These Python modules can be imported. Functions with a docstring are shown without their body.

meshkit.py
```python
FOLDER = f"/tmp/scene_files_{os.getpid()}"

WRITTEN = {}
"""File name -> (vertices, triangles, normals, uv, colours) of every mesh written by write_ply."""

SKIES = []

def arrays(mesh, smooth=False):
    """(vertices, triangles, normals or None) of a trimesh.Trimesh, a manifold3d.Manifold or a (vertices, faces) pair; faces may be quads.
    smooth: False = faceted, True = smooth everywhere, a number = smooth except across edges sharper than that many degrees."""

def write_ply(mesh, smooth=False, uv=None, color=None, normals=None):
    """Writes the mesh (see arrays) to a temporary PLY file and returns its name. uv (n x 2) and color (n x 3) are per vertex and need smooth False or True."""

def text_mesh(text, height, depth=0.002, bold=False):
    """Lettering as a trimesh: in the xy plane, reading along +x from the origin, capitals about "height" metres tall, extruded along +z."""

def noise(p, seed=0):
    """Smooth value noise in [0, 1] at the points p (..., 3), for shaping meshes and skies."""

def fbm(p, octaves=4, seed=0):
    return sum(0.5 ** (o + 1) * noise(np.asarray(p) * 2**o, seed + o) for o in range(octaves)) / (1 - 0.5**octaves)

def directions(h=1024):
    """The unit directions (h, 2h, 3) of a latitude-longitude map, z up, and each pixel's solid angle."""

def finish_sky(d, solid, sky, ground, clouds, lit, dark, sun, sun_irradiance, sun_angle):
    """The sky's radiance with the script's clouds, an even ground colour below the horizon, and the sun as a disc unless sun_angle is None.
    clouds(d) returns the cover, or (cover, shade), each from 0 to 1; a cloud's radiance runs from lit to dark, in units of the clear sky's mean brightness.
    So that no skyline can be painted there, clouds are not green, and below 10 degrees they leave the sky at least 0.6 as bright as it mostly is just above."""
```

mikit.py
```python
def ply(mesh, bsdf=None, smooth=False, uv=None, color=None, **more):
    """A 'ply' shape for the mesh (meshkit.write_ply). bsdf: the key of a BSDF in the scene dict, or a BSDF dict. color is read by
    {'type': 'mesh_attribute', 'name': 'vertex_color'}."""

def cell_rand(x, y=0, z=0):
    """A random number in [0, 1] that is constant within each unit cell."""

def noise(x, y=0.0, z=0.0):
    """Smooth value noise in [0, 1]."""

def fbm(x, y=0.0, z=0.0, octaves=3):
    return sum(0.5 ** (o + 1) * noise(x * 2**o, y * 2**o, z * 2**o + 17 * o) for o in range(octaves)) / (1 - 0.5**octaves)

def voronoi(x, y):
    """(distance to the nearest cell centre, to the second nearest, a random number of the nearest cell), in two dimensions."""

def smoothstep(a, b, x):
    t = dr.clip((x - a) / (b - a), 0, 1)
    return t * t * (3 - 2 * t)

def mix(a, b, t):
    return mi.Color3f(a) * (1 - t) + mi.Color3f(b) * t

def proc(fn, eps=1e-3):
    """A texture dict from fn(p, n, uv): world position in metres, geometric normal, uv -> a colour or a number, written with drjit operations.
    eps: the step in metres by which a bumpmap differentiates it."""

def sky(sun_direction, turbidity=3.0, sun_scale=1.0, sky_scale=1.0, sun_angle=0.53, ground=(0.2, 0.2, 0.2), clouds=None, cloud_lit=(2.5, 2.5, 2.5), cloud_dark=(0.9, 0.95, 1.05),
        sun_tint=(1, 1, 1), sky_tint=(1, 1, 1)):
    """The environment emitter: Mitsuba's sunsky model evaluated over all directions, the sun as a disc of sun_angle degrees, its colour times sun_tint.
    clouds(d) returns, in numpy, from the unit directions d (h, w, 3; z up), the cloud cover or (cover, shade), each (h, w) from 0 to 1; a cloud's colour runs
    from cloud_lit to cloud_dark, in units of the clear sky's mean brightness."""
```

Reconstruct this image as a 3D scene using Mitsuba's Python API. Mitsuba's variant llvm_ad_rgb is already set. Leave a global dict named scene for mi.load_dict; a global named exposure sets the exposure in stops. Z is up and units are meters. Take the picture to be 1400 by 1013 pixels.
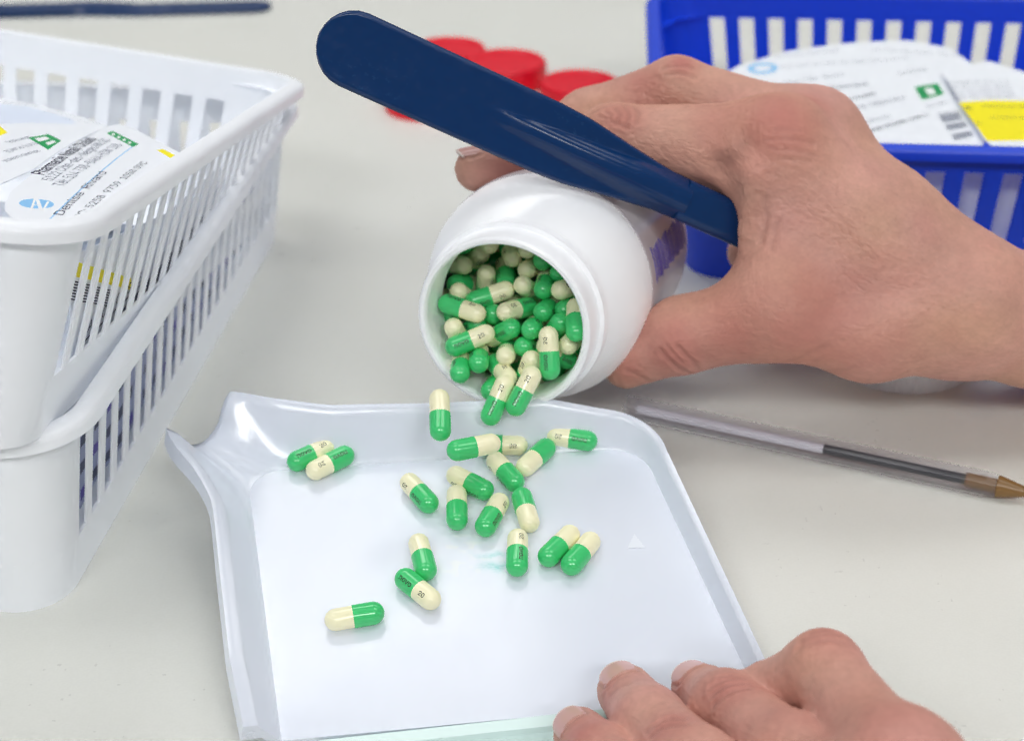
import math
import random

import drjit as dr
import manifold3d as mf
import mitsuba as mi
import numpy as np
import trimesh
from scipy import ndimage
from scipy.interpolate import PchipInterpolator
from shapely import affinity
from shapely.geometry import Polygon, box as sbox
from shapely.ops import unary_union

import meshkit
import mikit
from mikit import proc, noise, fbm, voronoi, smoothstep, mix

T = mi.ScalarTransform4f
random.seed(11)
rng = np.random.default_rng(11)
MM = 0.001                                  # everything below is modelled in millimetres

# ------------------------------------------------------------------ camera, lamps, exposure
scene, labels = {}, {}
PITCH, EYE_H = math.radians(30.0), 250.0
EYE = np.array([0.0, -EYE_H / math.tan(PITCH), EYE_H])
FWD = np.array([0.0, math.cos(PITCH), -math.sin(PITCH)])
UPV = np.array([0.0, math.sin(PITCH), math.cos(PITCH)])
scene['camera'] = {
    'type': 'thinlens', 'fov': math.degrees(2 * math.atan(700 / 2000.0)), 'fov_axis': 'x',
    'aperture_radius': 0.0019, 'focus_distance': 0.374, 'near_clip': 0.02, 'far_clip': 20.0,
    'to_world': T().look_at(origin=(EYE * MM).tolist(), target=((EYE + FWD * 400) * MM).tolist(), up=UPV.tolist()),
}
exposure = -0.88
LAMPS = [  # ceiling fluorescent panels: centre x, y (m), half sizes, brightness
    (-0.55, 1.10, 0.60, 0.30, 9.0), (0.95, 1.30, 0.60, 0.30, 5.0),
    (-0.75, -0.25, 0.60, 0.30, 6.5), (0.95, -0.25, 0.60, 0.30, 6.5),
    (-0.75, -2.35, 0.60, 0.30, 30.0), (0.95, -2.35, 0.60, 0.30, 30.0),
]
for k, (lx, ly, hx, hy, lum) in enumerate(LAMPS):
    key = 'ceiling_light' + ('_%03d' % k if k else '')
    scene[key] = {'type': 'rectangle', 'to_world': T().translate([lx, ly, 1.95]).rotate([1, 0, 0], 180).scale([hx, hy, 1]),
                  'emitter': {'type': 'area', 'radiance': {'type': 'rgb', 'value': [lum, lum * 1.0, lum * 0.985]}},
                  'bsdf': {'type': 'diffuse', 'reflectance': {'type': 'rgb', 'value': 0.5}}}
    labels[key] = {'label': 'flat white ceiling light panel over the %s of the worktop' % ('far left', 'far right', 'middle left', 'middle right', 'near left', 'near right')[k],
                   'category': 'light', 'group': 'ceiling lights over the worktop'}

scene['room_fill'] = {'type': 'constant', 'radiance': {'type': 'rgb', 'value': [0.46, 0.46, 0.47]}}   # added even fill, standing in for bounce off the unseen room


# ------------------------------------------------------------------ helpers
def add(key, mesh, bsdf, smooth=False, color=None, **lab):
    """one shape of the scene from a mesh in millimetres"""
    if hasattr(mesh, 'to_mesh'):
        m = mesh.to_mesh()
        mesh = trimesh.Trimesh(np.array(m.vert_properties)[:, :3], np.array(m.tri_verts), process=False)
    elif isinstance(mesh, (tuple, list)):
        v, f = np.asarray(mesh[0], float), np.asarray(mesh[1], int)
        if f.shape[1] == 4:
            f = np.vstack([f[:, [0, 1, 2]], f[:, [0, 2, 3]]])
        mesh = trimesh.Trimesh(v, f, process=False)
    mesh = trimesh.Trimesh(np.asarray(mesh.vertices) * MM, mesh.faces, process=False)
    scene[key] = mikit.ply(mesh, bsdf, smooth=smooth, color=color)
    if lab:
        labels[key] = dict(lab)
    return scene[key]


def numbered(base, k):
    return base if k == 0 else '%s_%03d' % (base, k)


def unit(v):
    v = np.asarray(v, float)
    return v / np.linalg.norm(v)


def join(ms):
    return trimesh.util.concatenate(ms)


def grid_faces(n, m, closed_n=False, closed_m=False):
    i, j = np.meshgrid(np.arange(n if closed_n else n - 1), np.arange(m if closed_m else m - 1), indexing='ij')
    a = i * m + j
    b = ((i + 1) % n) * m + j
    c = ((i + 1) % n) * m + (j + 1) % m
    d = i * m + (j + 1) % m
    return np.stack([a, b, c, d], -1).reshape(-1, 4)


def tri(v, f):
    f = np.asarray(f, int)
    if f.shape[1] == 4:
        f = np.vstack([f[:, [0, 1, 2]], f[:, [0, 2, 3]]])
    m = trimesh.Trimesh(np.asarray(v, float).reshape(-1, 3), f, process=False)
    return m


def outward(m):
    m = trimesh.Trimesh(m.vertices, m.faces, process=True)
    m.fix_normals()
    return m


def lathe(profile, n=96):
    """closed profile [(r, z)] turned round z"""
    p = np.asarray(profile, float)
    a = np.arange(n) * 2 * np.pi / n
    v = np.stack([np.outer(np.cos(a), p[:, 0]), np.outer(np.sin(a), p[:, 0]), np.tile(p[:, 1], (n, 1))], -1)
    return outward(tri(v, grid_faces(n, len(p), True, True)))


def arc(cx, cz, r, a0, a1, n=8):
    t = np.radians(np.linspace(a0, a1, n))
    return [(cx + r * math.cos(x), cz + r * math.sin(x)) for x in t]


def placed(m, o, ex, ey, ez):
    m = m.copy()
    m.vertices = np.asarray(o) + m.vertices @ np.array([ex, ey, ez])
    return m


def loft(sections, cap=True):
    """sections: (n, m, 3) closed rings"""
    s = np.asarray(sections, float)
    n, m = s.shape[:2]
    v, f = s.reshape(-1, 3), grid_faces(n, m, False, True)
    f = np.vstack([f[:, [0, 1, 2]], f[:, [0, 2, 3]]])
    if cap:
        v = np.vstack([v, s[0].mean(0), s[-1].mean(0)])
        k = np.arange(m)
        f = np.vstack([f, np.stack([k, (k + 1) % m, np.full(m, n * m)], 1), np.stack([k + (n - 1) * m, np.full(m, n * m + 1), (k + 1) % m + (n - 1) * m], 1)])
    return outward(tri(v, f))


def tube(path, radius, n=16, cap=True):
    p = np.asarray(path, float)
    r = np.broadcast_to(np.asarray(radius, float), (len(p),))
    d = np.gradient(p, axis=0)
    d /= np.linalg.norm(d, axis=1, keepdims=True)
    ref = np.array([0, 0, 1.0]) if abs(d[0][2]) < 0.9 else np.array([1.0, 0, 0])
    a = np.arange(n) * 2 * np.pi / n
    rings = []
    for q, t, rr in zip(p, d, r):
        u = unit(np.cross(t, ref))
        w = np.cross(u, t)
        rings.append(q + rr * (np.outer(np.cos(a), u) + np.outer(np.sin(a), w)))
    return loft(rings, cap)


def flat(poly, depth):
    return join([trimesh.creation.extrude_polygon(g, depth, engine='earcut') for g in getattr(poly, 'geoms', [poly])])


# ------------------------------------------------------------------ materials
def rgb(*c):
    return {'type': 'rgb', 'value': list(c)}


def principled(color, rough=0.4, spec=0.5, **k):
    return {'type': 'twosided', 'b': {'type': 'principled', 'base_color': rgb(*color) if isinstance(color, (tuple, list)) else color,
                                     'roughness': rough, 'specular': spec, **k}}


def table_color(p, n, uv):
    x, y = p.x * 1000, p.y * 1000
    a = fbm(x * 0.02, y * 0.02, 1.5, 3)
    s = smoothstep(0.93, 0.97, noise(x * 0.55, y * 0.55, 3.0)) * smoothstep(0.55, 0.7, noise(x * 0.05, y * 0.05, 8.0))
    g = noise(x * 2.5, y * 2.5, 5.0) - 0.5
    c = mix(mi.Color3f(0.640, 0.648, 0.605), mi.Color3f(0.675, 0.683, 0.645), a)
    return c * (1 + 0.035 * g) * (1 - 0.13 * s)


def white_plastic(p, n, uv):
    a = fbm(p.x * 60, p.y * 60, p.z * 60, 2)
    return mix(mi.Color3f(0.81, 0.84, 0.885), mi.Color3f(0.835, 0.86, 0.90), a)


def tray_color(p, n, uv):
    x, y = p.x * 1000, p.y * 1000
    a = fbm(x * 0.05, y * 0.05, 2.0, 3)
    base = mix(mi.Color3f(0.64, 0.685, 0.775), mi.Color3f(0.67, 0.71, 0.79), a)
    # teal powder smear beside one capsule, faint cream dust round it
    qx, qy = x + 3.5, y + 121.0
    wob = 2.2 * (noise(qx * 0.35, 3.0, 1.0) - 0.5)
    s1 = dr.exp(-dr.square((qy + 0.10 * qx - 1.6 + wob) / 1.0)) * smoothstep(-9.5, -1.0, qx) * smoothstep(6.0, 1.0, qx)
    s2 = dr.exp(-dr.square((qy - 0.22 * qx + 1.5 - wob) / 1.5)) * smoothstep(-8.0, 0.0, qx) * smoothstep(7.5, 3.0, qx)
    m = dr.clip(s1 * 0.7 + s2, 0, 1) * (0.45 + 0.55 * noise(x * 1.6, y * 2.4, 4.0))
    base = mix(base, mi.Color3f(0.16, 0.52, 0.53), m * 0.95)
    rx, ry = x + 13.0, y + 119.0
    m2 = smoothstep(0.5, 0.8, noise(rx * 0.5, ry * 0.7, 9.0)) * smoothstep(11.0, 4.0, dr.sqrt(rx * rx + ry * ry))
    return mix(base, mi.Color3f(0.80, 0.78, 0.66), m2 * 0.22)


def tray_rough(p, n, uv):
    x, y = p.x * 1000, p.y * 1000
    return 0.09 + 0.10 * fbm(x * 0.9, y * 0.12, 1.0, 3) + 0.05 * noise(x * 0.08, y * 0.08, 2.0)


def tray_bump(p, n, uv):
    x, y = p.x * 1000, p.y * 1000
    return 0.00003 * fbm(x * 0.25, y * 0.25, p.z * 250, 3)


def blue_scuff(p, n, uv):
    x, y, z = p.x * 1000, p.y * 1000, p.z * 1000
    a = smoothstep(0.58, 0.85, fbm(x * 0.9, y * 0.9, z * 0.9, 3)) * smoothstep(0.40, 0.75, noise(x * 0.06, y * 0.06, z * 0.06 + 4))
    return mix(mi.Color3f(0.0005, 0.026, 0.108), mi.Color3f(0.02, 0.07, 0.17), a * 0.45)


def scuff_rough(p, n, uv):
    x, y, z = p.x * 1000, p.y * 1000, p.z * 1000
    return 0.14 + 0.22 * smoothstep(0.4, 0.8, fbm(x * 0.5, y * 0.5, z * 0.5, 3)) * noise(x * 0.06, y * 0.06, z * 0.06)


scene['table_laminate'] = principled(proc(table_color), 0.42, 0.35)
scene['white_basket_plastic'] = principled(proc(white_plastic), 0.33, 0.5)
scene['tray_plastic'] = {'type': 'bumpmap', 'tex': proc(tray_bump, 5e-4), 'scale': 1.0,
                         'b': principled(proc(tray_color), proc(tray_rough), 0.5)}
scene['bottle_plastic'] = principled((0.87, 0.89, 0.92), 0.30, 0.5)
scene['cap_plastic'] = principled((0.76, 0.79, 0.84), 0.30, 0.5)
scene['bottle_inside'] = principled((0.70, 0.74, 0.70), 0.35, 0.4)
scene['blue_basket_plastic'] = principled((0.004, 0.048, 0.60), 0.30, 0.45)
scene['spatula_plastic'] = principled(proc(blue_scuff), proc(scuff_rough), 0.36)
scene['capsule_green'] = principled((0.042, 0.52, 0.155), 0.16, 0.55, clearcoat=0.6, clearcoat_gloss=0.9)
scene['capsule_cream'] = principled((0.83, 0.80, 0.54), 0.16, 0.55, clearcoat=0.6, clearcoat_gloss=0.9)
scene['capsule_ink'] = principled((0.035, 0.05, 0.035), 0.4, 0.3)
scene['red_plastic'] = principled((0.68, 0.004, 0.020), 0.35, 0.4)
scene['paper'] = principled((0.78, 0.81, 0.86), 0.45, 0.4)
scene['paper_blue'] = principled((0.66, 0.73, 0.86), 0.45, 0.4)
scene['ink_navy'] = principled((0.02, 0.024, 0.06), 0.6, 0.2)
scene['ink_grey'] = principled((0.12, 0.135, 0.20), 0.6, 0.2)
scene['ink_lightblue'] = principled((0.24, 0.50, 0.80), 0.5, 0.3)
scene['ink_green'] = principled((0.012, 0.30, 0.09), 0.5, 0.3)
scene['ink_yellow'] = principled((0.86, 0.76, 0.01), 0.5, 0.3)
scene['ink_white'] = principled((0.80, 0.82, 0.84), 0.5, 0.3)
scene['ink_purple'] = principled((0.13, 0.10, 0.42), 0.4, 0.4)
scene['lavender_film'] = principled((0.40, 0.44, 0.62), 0.35, 0.5)
scene['label_film'] = principled((0.50, 0.47, 0.50), 0.18, 0.6, clearcoat=1.0, clearcoat_gloss=0.95)
scene['clear_green'] = principled((0.50, 0.66, 0.64), 0.12, 0.6)
scene['pen_clear'] = {'type': 'blendbsdf', 'weight': 0.05, 'a': {'type': 'thindielectric', 'int_ior': 1.55, 'specular_transmittance': rgb(0.975, 0.97, 0.985)},
                      'b': principled((0.80, 0.78, 0.86), 0.15, 0.6)}
scene['pen_tube'] = principled((0.66, 0.655, 0.72), 0.3, 0.5)
scene['pen_ink'] = principled((0.012, 0.016, 0.022), 0.25, 0.5)
scene['pen_tip'] = principled((0.20, 0.105, 0.03), 0.3, 0.5)
scene['brass'] = {'type': 'twosided', 'b': {'type': 'roughconductor', 'material': 'Cu', 'alpha': 0.2}}
scene['nail'] = principled((0.55, 0.305, 0.275), 0.17, 0.5)
scene['highlight_white'] = principled((0.72, 0.76, 0.83), 0.2, 0.5)  # paler than the tray plastic: a highlight put into the colour
scene['nail_edge'] = principled((0.68, 0.56, 0.51), 0.3, 0.5)


def skin_bump(p, n, uv):
    x, y, z = p.x * 1000, p.y * 1000, p.z * 1000
    a = voronoi(x * 1.25 + 0.35 * z, y * 1.25 + 0.6 * z)[0]
    b = voronoi(y * 0.8 + 11 - 0.3 * x, z * 0.8 + 0.3 * x)[0]
    w = fbm(x * 0.25 + 2, y * 0.25, z * 0.25, 2)
    lines = dr.abs(dr.sin(1.9 * (x * 0.35 + y * 0.75 + z * 0.55) + 9.0 * w))       # fine criss-cross of the skin
    cross = dr.abs(dr.sin(1.6 * (x * 0.8 - y * 0.35 + z * 0.4) + 8.0 * w))
    return 0.00010 * (a + b) + 0.00018 * fbm(x * 0.5, y * 0.5, z * 0.5, 3) + 0.00009 * (lines + cross)


scene['skin'] = {'type': 'bumpmap', 'tex': proc(skin_bump, 2e-4), 'scale': 1.0, 'b': {'type': 'twosided', 'b': {
    'type': 'principled', 'base_color': {'type': 'mesh_attribute', 'name': 'vertex_color'}, 'roughness': 0.5, 'specular': 0.38,
    'sheen': 0.15}}}

# ------------------------------------------------------------------ measurements (world millimetres)
CAPSULES = [
 ('tray', [-56.98, -84.15, 21.0], [0.815, 0.57, 0.101], [0.192, -0.43, 0.882], 'rear capsule of the leaning pair at the far left of the tray'),
 ('tray', [-51.48, -87.56, 20.4], [-0.789, -0.605, -0.107], [0.291, -0.521, 0.802], 'front capsule of the leaning pair at the far left of the tray'),
 ('tray', [-25.75, -99.3, 18.33], [-0.573, 0.807, 0.142], [-0.722, -0.579, 0.379], 'lone capsule right of the leaning pair, cream end upper left'),
 ('tray', [-11.78, -95.42, 19.01], [-0.811, 0.577, 0.102], [-0.579, -0.762, -0.29], 'capsule at the tray centre touching the one in front with its cream end'),
 ('tray', [-15.09, -104.77, 17.36], [-0.043, 0.984, 0.173], [-0.01, 0.173, -0.985], 'capsule at the tray centre pointing straight at the viewer, green end in front'),
 ('tray', [-5.32, -107.52, 16.88], [0.375, 0.913, 0.161], [0.769, -0.403, 0.497], 'capsule just left of the one whose cream end faces the viewer'),
 ('tray', [3.71, -105.82, 17.18], [0.203, -0.964, -0.17], [-0.136, 0.144, -0.98], 'lone capsule at the tray centre with its cream end toward the viewer'),
 ('tray', [1.42, -121.22, 14.46], [0.022, 0.985, 0.174], [0.357, -0.17, 0.919], 'capsule lying beside the teal powder smear'),
 ('tray', [12.58, -118.87, 14.88], [0.605, 0.784, 0.138], [0.028, 0.153, -0.988], 'left capsule of the parallel touching pair at the right of the tray'),
 ('tray', [18.27, -121.57, 14.4], [0.542, 0.828, 0.146], [-0.474, 0.444, -0.76], 'right capsule of the parallel touching pair at the right of the tray'),
 ('tray', [-23.7, -122.81, 14.18], [-0.238, 0.957, 0.169], [0.298, 0.237, -0.924], 'rear capsule of the touching two left of the smear'),
 ('tray', [-24.3, -133.93, 12.22], [0.7, -0.703, -0.124], [-0.452, -0.571, 0.686], 'front capsule of the touching two left of the smear'),
 ('tray', [-39.97, -142.94, 10.63], [-0.974, -0.222, -0.039], [-0.221, 0.91, 0.35], 'capsule lying crosswise nearest the front of the tray'),
 ('tray', [-3.05, -80.27, 21.68], [0.999, -0.038, -0.007], [-0.03, -0.883, 0.469], 'crosswise capsule under the bottle mouth behind the tumbling one'),
 ('tray', [-1.95, -90.9, 19.81], [-0.536, 0.831, 0.147], [-0.834, -0.494, -0.248], 'capsule below the bottle mouth with its green end toward the front'),
 ('tray', [6.74, -85.34, 20.79], [-0.607, -0.782, -0.138], [-0.422, 0.465, -0.779], 'capsule below the bottle mouth with its green end up to the right'),
 ('tray', [17.02, -77.5, 22.17], [-0.976, 0.213, 0.038], [-0.158, -0.82, 0.55], 'capsule lying crosswise farthest right under the bottle mouth'),
 ('fall', [-19.8, -90.95, 38.47], [-0.05, 0.834, 0.549], [0.143, 0.55, -0.823], 'capsule falling straight down left of the bottle mouth, cream end up'),
 ('fall', [-10.35, -98.73, 32.99], [0.94, 0.341, 0.005], [-0.143, 0.408, -0.902], 'capsule tumbling in the air just above the tray, green end to the left'),
 ('heap', [-6.5, -47.2, 52.76], [0.944, 0.173, 0.282], [0.189, -0.981, -0.031], 'large capsule in the middle of the bottle mouth, tilted up to the right'),
 ('heap', [1.45, -52.06, 50.69], [-0.679, -0.705, 0.206], [0.498, -0.236, 0.835], 'capsule right of the large middle one, cream end toward the viewer'),
 ('heap', [-12.12, -60.91, 45.3], [0.924, 0.214, 0.318], [0.034, -0.872, 0.488], 'capsule lying crosswise low in the bottle mouth with its black print showing'),
 ('heap', [-15.59, -55.1, 43.05], [-0.309, -0.347, 0.885], [0.399, -0.893, -0.211], 'capsule at the left edge of the mouth with its cream end up'),
 ('heap', [-2.96, -56.65, 45.33], [-0.583, 0.528, -0.617], [-0.678, -0.735, 0.012], 'capsule behind the printed crosswise one, green end to the right'),
 ('heap', [6.15, -57.41, 47.65], [0.129, 0.931, -0.343], [0.611, 0.197, 0.767], 'green capsule end facing out right of the printed crosswise one'),
 ('heap', [10.56, -70.92, 46.74], [-0.044, 0.5, 0.865], [-0.388, -0.806, 0.447], 'upright capsule at the right of the heap, cream end up, green end down'),
 ('heap', [4.32, -67.27, 38.11], [0.258, -0.142, 0.956], [-0.807, -0.576, 0.132], 'capsule behind the front pair on the lip, cream end up'),
 ('heap', [3.31, -78.0, 38.37], [0.459, 0.461, 0.76], [-0.183, -0.788, 0.588], 'right capsule of the front pair hanging over the bottle lip'),
 ('heap', [-4.1, -77.47, 35.08], [0.404, 0.485, 0.776], [-0.133, -0.808, 0.574], 'left capsule of the front pair hanging over the bottle lip'),
 ('heap', [-14.85, -64.36, 38.47], [0.028, 0.994, -0.11], [-0.606, 0.104, 0.789], 'green end lowest at the left of the bottle lip'),
 ('heap', [-9.62, -61.95, 40.2], [0.001, 0.988, -0.156], [-0.667, 0.117, 0.736], 'green ended capsule right of the lower left one, slightly higher'),
 ('heap', [-1.4, -60.36, 40.91], [-0.092, -0.952, 0.293], [-0.437, 0.303, 0.847], 'round cream capsule end low in the middle of the heap'),
 ('heap', [-4.83, -65.31, 32.89], [0.276, 0.952, -0.136], [0.742, -0.121, 0.66], 'green end peeping out left of the lip pair'),
 ('heap', [-2.98, -65.08, 37.64], [0.347, -0.937, 0.038], [-0.1, 0.003, 0.995], 'shaded cream capsule end above the lip pair'),
 ('heap', [12.93, -63.16, 42.38], [-0.659, -0.367, 0.657], [0.477, -0.879, -0.013], 'cream ended capsule at the right of the upright one'),
 ('heap', [18.23, -64.73, 54.14], [0.03, 0.95, 0.311], [0.713, -0.238, 0.659], 'capsule pressed against the right wall of the mouth'),
 ('heap', [17.99, -61.87, 46.39], [-0.388, -0.92, 0.058], [-0.041, 0.08, 0.996], 'olive shaded cream end right behind the upright capsule'),
 ('heap', [10.74, -52.09, 51.19], [0.357, 0.911, -0.204], [0.932, -0.332, 0.147], 'left one of two green ends side by side right of the middle'),
 ('heap', [12.54, -59.46, 47.71], [-0.273, 0.52, -0.81], [-0.288, -0.847, -0.447], 'green end right of the middle, just below two side by side'),
 ('heap', [18.74, -53.16, 51.88], [0.724, 0.664, -0.185], [0.656, -0.582, 0.481], 'right one of two green ends side by side right of the middle'),
 ('heap', [17.67, -50.98, 57.52], [-0.75, -0.651, 0.115], [0.502, -0.448, 0.74], 'cream ended capsule at the upper right wall of the mouth'),
 ('heap', [9.81, -46.16, 56.22], [0.114, 0.989, -0.099], [-0.501, 0.143, 0.854], 'shaded green end above the two side by side'),
 ('heap', [4.89, -44.06, 53.2], [-0.345, -0.678, 0.649], [0.758, -0.609, -0.233], 'shaded cream end left of the shaded green one'),
 ('heap', [6.37, -36.47, 57.04], [-0.4, -0.889, 0.222], [0.911, -0.359, 0.203], 'shaded cream end high on the right of the heap'),
 ('heap', [-0.49, -32.41, 60.35], [0.145, -0.989, -0.03], [-0.797, -0.135, 0.588], 'shaded cream end near the top of the opening'),
 ('heap', [5.7, -34.46, 63.04], [-0.253, -0.943, 0.217], [0.707, -0.027, 0.706], 'shaded cream end near the top with a dot of print'),
 ('heap', [-1.98, -35.38, 54.08], [-0.055, 0.99, 0.132], [-0.736, -0.129, 0.665], 'shaded green end high in the middle of the heap'),
 ('heap', [-6.31, -30.34, 63.78], [-0.089, -0.996, -0.011], [-0.11, -0.001, 0.994], 'topmost shaded cream end in the opening'),
 ('heap', [-11.81, -28.91, 55.18], [0.504, -0.433, 0.747], [0.027, -0.857, -0.515], 'shaded cream capsule high on the left of the heap'),
 ('heap', [-17.42, -32.1, 55.88], [0.613, -0.748, 0.255], [-0.612, -0.245, 0.752], 'shaded cream capsule at the upper left edge of the opening'),
 ('heap', [-14.19, -34.09, 49.96], [0.553, 0.746, -0.371], [0.642, -0.666, -0.38], 'green capsule on the left lying beside an upright cream end'),
 ('heap', [-7.79, -36.94, 51.27], [0.018, -0.35, 0.937], [0.616, -0.734, -0.286], 'upright cream ended capsule above the large middle one'),
 ('heap', [-18.86, -42.05, 45.82], [-0.241, 0.957, -0.16], [-0.953, -0.202, 0.225], 'green end at the left wall of the mouth'),
 ('heap', [-13.9, -42.28, 49.57], [-0.41, -0.581, 0.703], [0.837, -0.545, 0.037], 'round cream end left of the large middle capsule'),
 ('heap', [-14.57, -53.3, 51.63], [0.889, -0.448, -0.093], [0.028, -0.149, 0.988], 'capsule at the left wall with its cream end inward'),
 ('heap', [-3.92, -48.3, 45.97], [0.325, 0.706, -0.629], [0.767, -0.586, -0.262], 'green end under the large middle capsule'),
 ('heap', [15.24, -42.82, 60.26], [0.27, 0.962, -0.044], [0.359, -0.059, 0.931], 'green end at the upper right wall of the mouth'),
 ('heap', [10.59, -37.45, 61.09], [0.309, 0.942, -0.132], [0.203, 0.07, 0.977], 'dark green end high at the right of the opening'),
 ('heap', [-13.37, -26.35, 61.25], [0.315, 0.946, -0.074], [0.394, -0.059, 0.917], 'dark green end high at the left of the opening'),
 ('heap', [-12.05, -49.27, 42.67], [-0.363, 0.675, -0.642], [-0.923, -0.356, 0.148], 'dark green end between the left capsules'),
 ('heap', [5.79, -59.61, 41.33], [0.491, 0.647, -0.584], [0.865, -0.442, 0.237], 'dark green end behind the upright capsule'),
 ('deep', [-6.8, -17.56, 49.15], [-0.985, -0.116, -0.127], [-0.043, -0.55, 0.834], None),
 ('deep', [29.62, -26.26, 52.02], [-0.194, -0.492, 0.849], [0.975, 0.002, 0.224], None),
 ('deep', [2.24, -22.03, 70.61], [0.809, -0.584, -0.067], [-0.587, -0.797, -0.142], None),
 ('deep', [9.62, -18.1, 65.84], [0.452, -0.655, -0.606], [0.891, 0.303, 0.338], None),
 ('deep', [10.57, -53.97, 30.02], [-0.55, 0.414, -0.725], [-0.794, -0.529, 0.3], None),
 ('deep', [-3.69, -29.67, 45.09], [0.2, -0.659, 0.725], [0.944, -0.068, -0.322], None),
 ('deep', [-1.54, -18.51, 58.49], [-0.921, -0.014, 0.389], [-0.387, -0.075, -0.919], None),
 ('deep', [-8.28, -41.88, 39.38], [0.429, 0.341, 0.837], [0.651, 0.526, -0.548], None),
 ('deep', [17.67, -30.69, 64.66], [-0.61, 0.792, 0.019], [-0.378, -0.27, -0.886], None),
 ('deep', [30.14, -50.19, 45.15], [0.694, 0.402, -0.598], [0.39, 0.488, 0.781], None),
 ('deep', [21.15, -32.99, 50.16], [-0.963, -0.221, -0.156], [-0.198, 0.968, -0.153], None),
 ('deep', [12.72, -15.75, 59.55], [-0.009, -0.788, -0.616], [-0.574, -0.5, 0.649], None),
 ('deep', [19.14, -16.33, 54.41], [-0.16, -0.108, -0.981], [0.766, 0.613, -0.193], None),
 ('deep', [-4.94, -23.42, 47.13], [-0.976, 0.067, -0.205], [-0.202, -0.618, 0.76], None),
 ('deep', [-1.81, -36.27, 39.91], [0.51, 0.492, 0.706], [0.716, 0.212, -0.665], None),
 ('deep', [14.59, -22.94, 47.95], [0.873, -0.087, -0.481], [-0.426, -0.617, -0.661], None),
 ('deep', [29.34, -45.2, 39.51], [-0.597, -0.796, 0.101], [-0.49, 0.462, 0.739], None),
 ('deep', [32.4, -35.44, 55.97], [0.21, 0.285, 0.935], [-0.205, 0.948, -0.243], None),
 ('deep', [-9.13, -18.4, 54.95], [0.103, 0.919, 0.381], [0.047, -0.387, 0.921], None),
 ('deep', [3.34, -32.02, 48.55], [0.027, 0.873, -0.486], [0.732, -0.349, -0.585], None),
 ('deep', [-4.65, -49.65, 31.12], [-0.945, -0.117, 0.304], [-0.326, 0.323, -0.888], None),
 ('deep', [3.01, -39.88, 44.68], [-0.54, -0.54, 0.646], [0.184, -0.824, -0.536], None),
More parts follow.
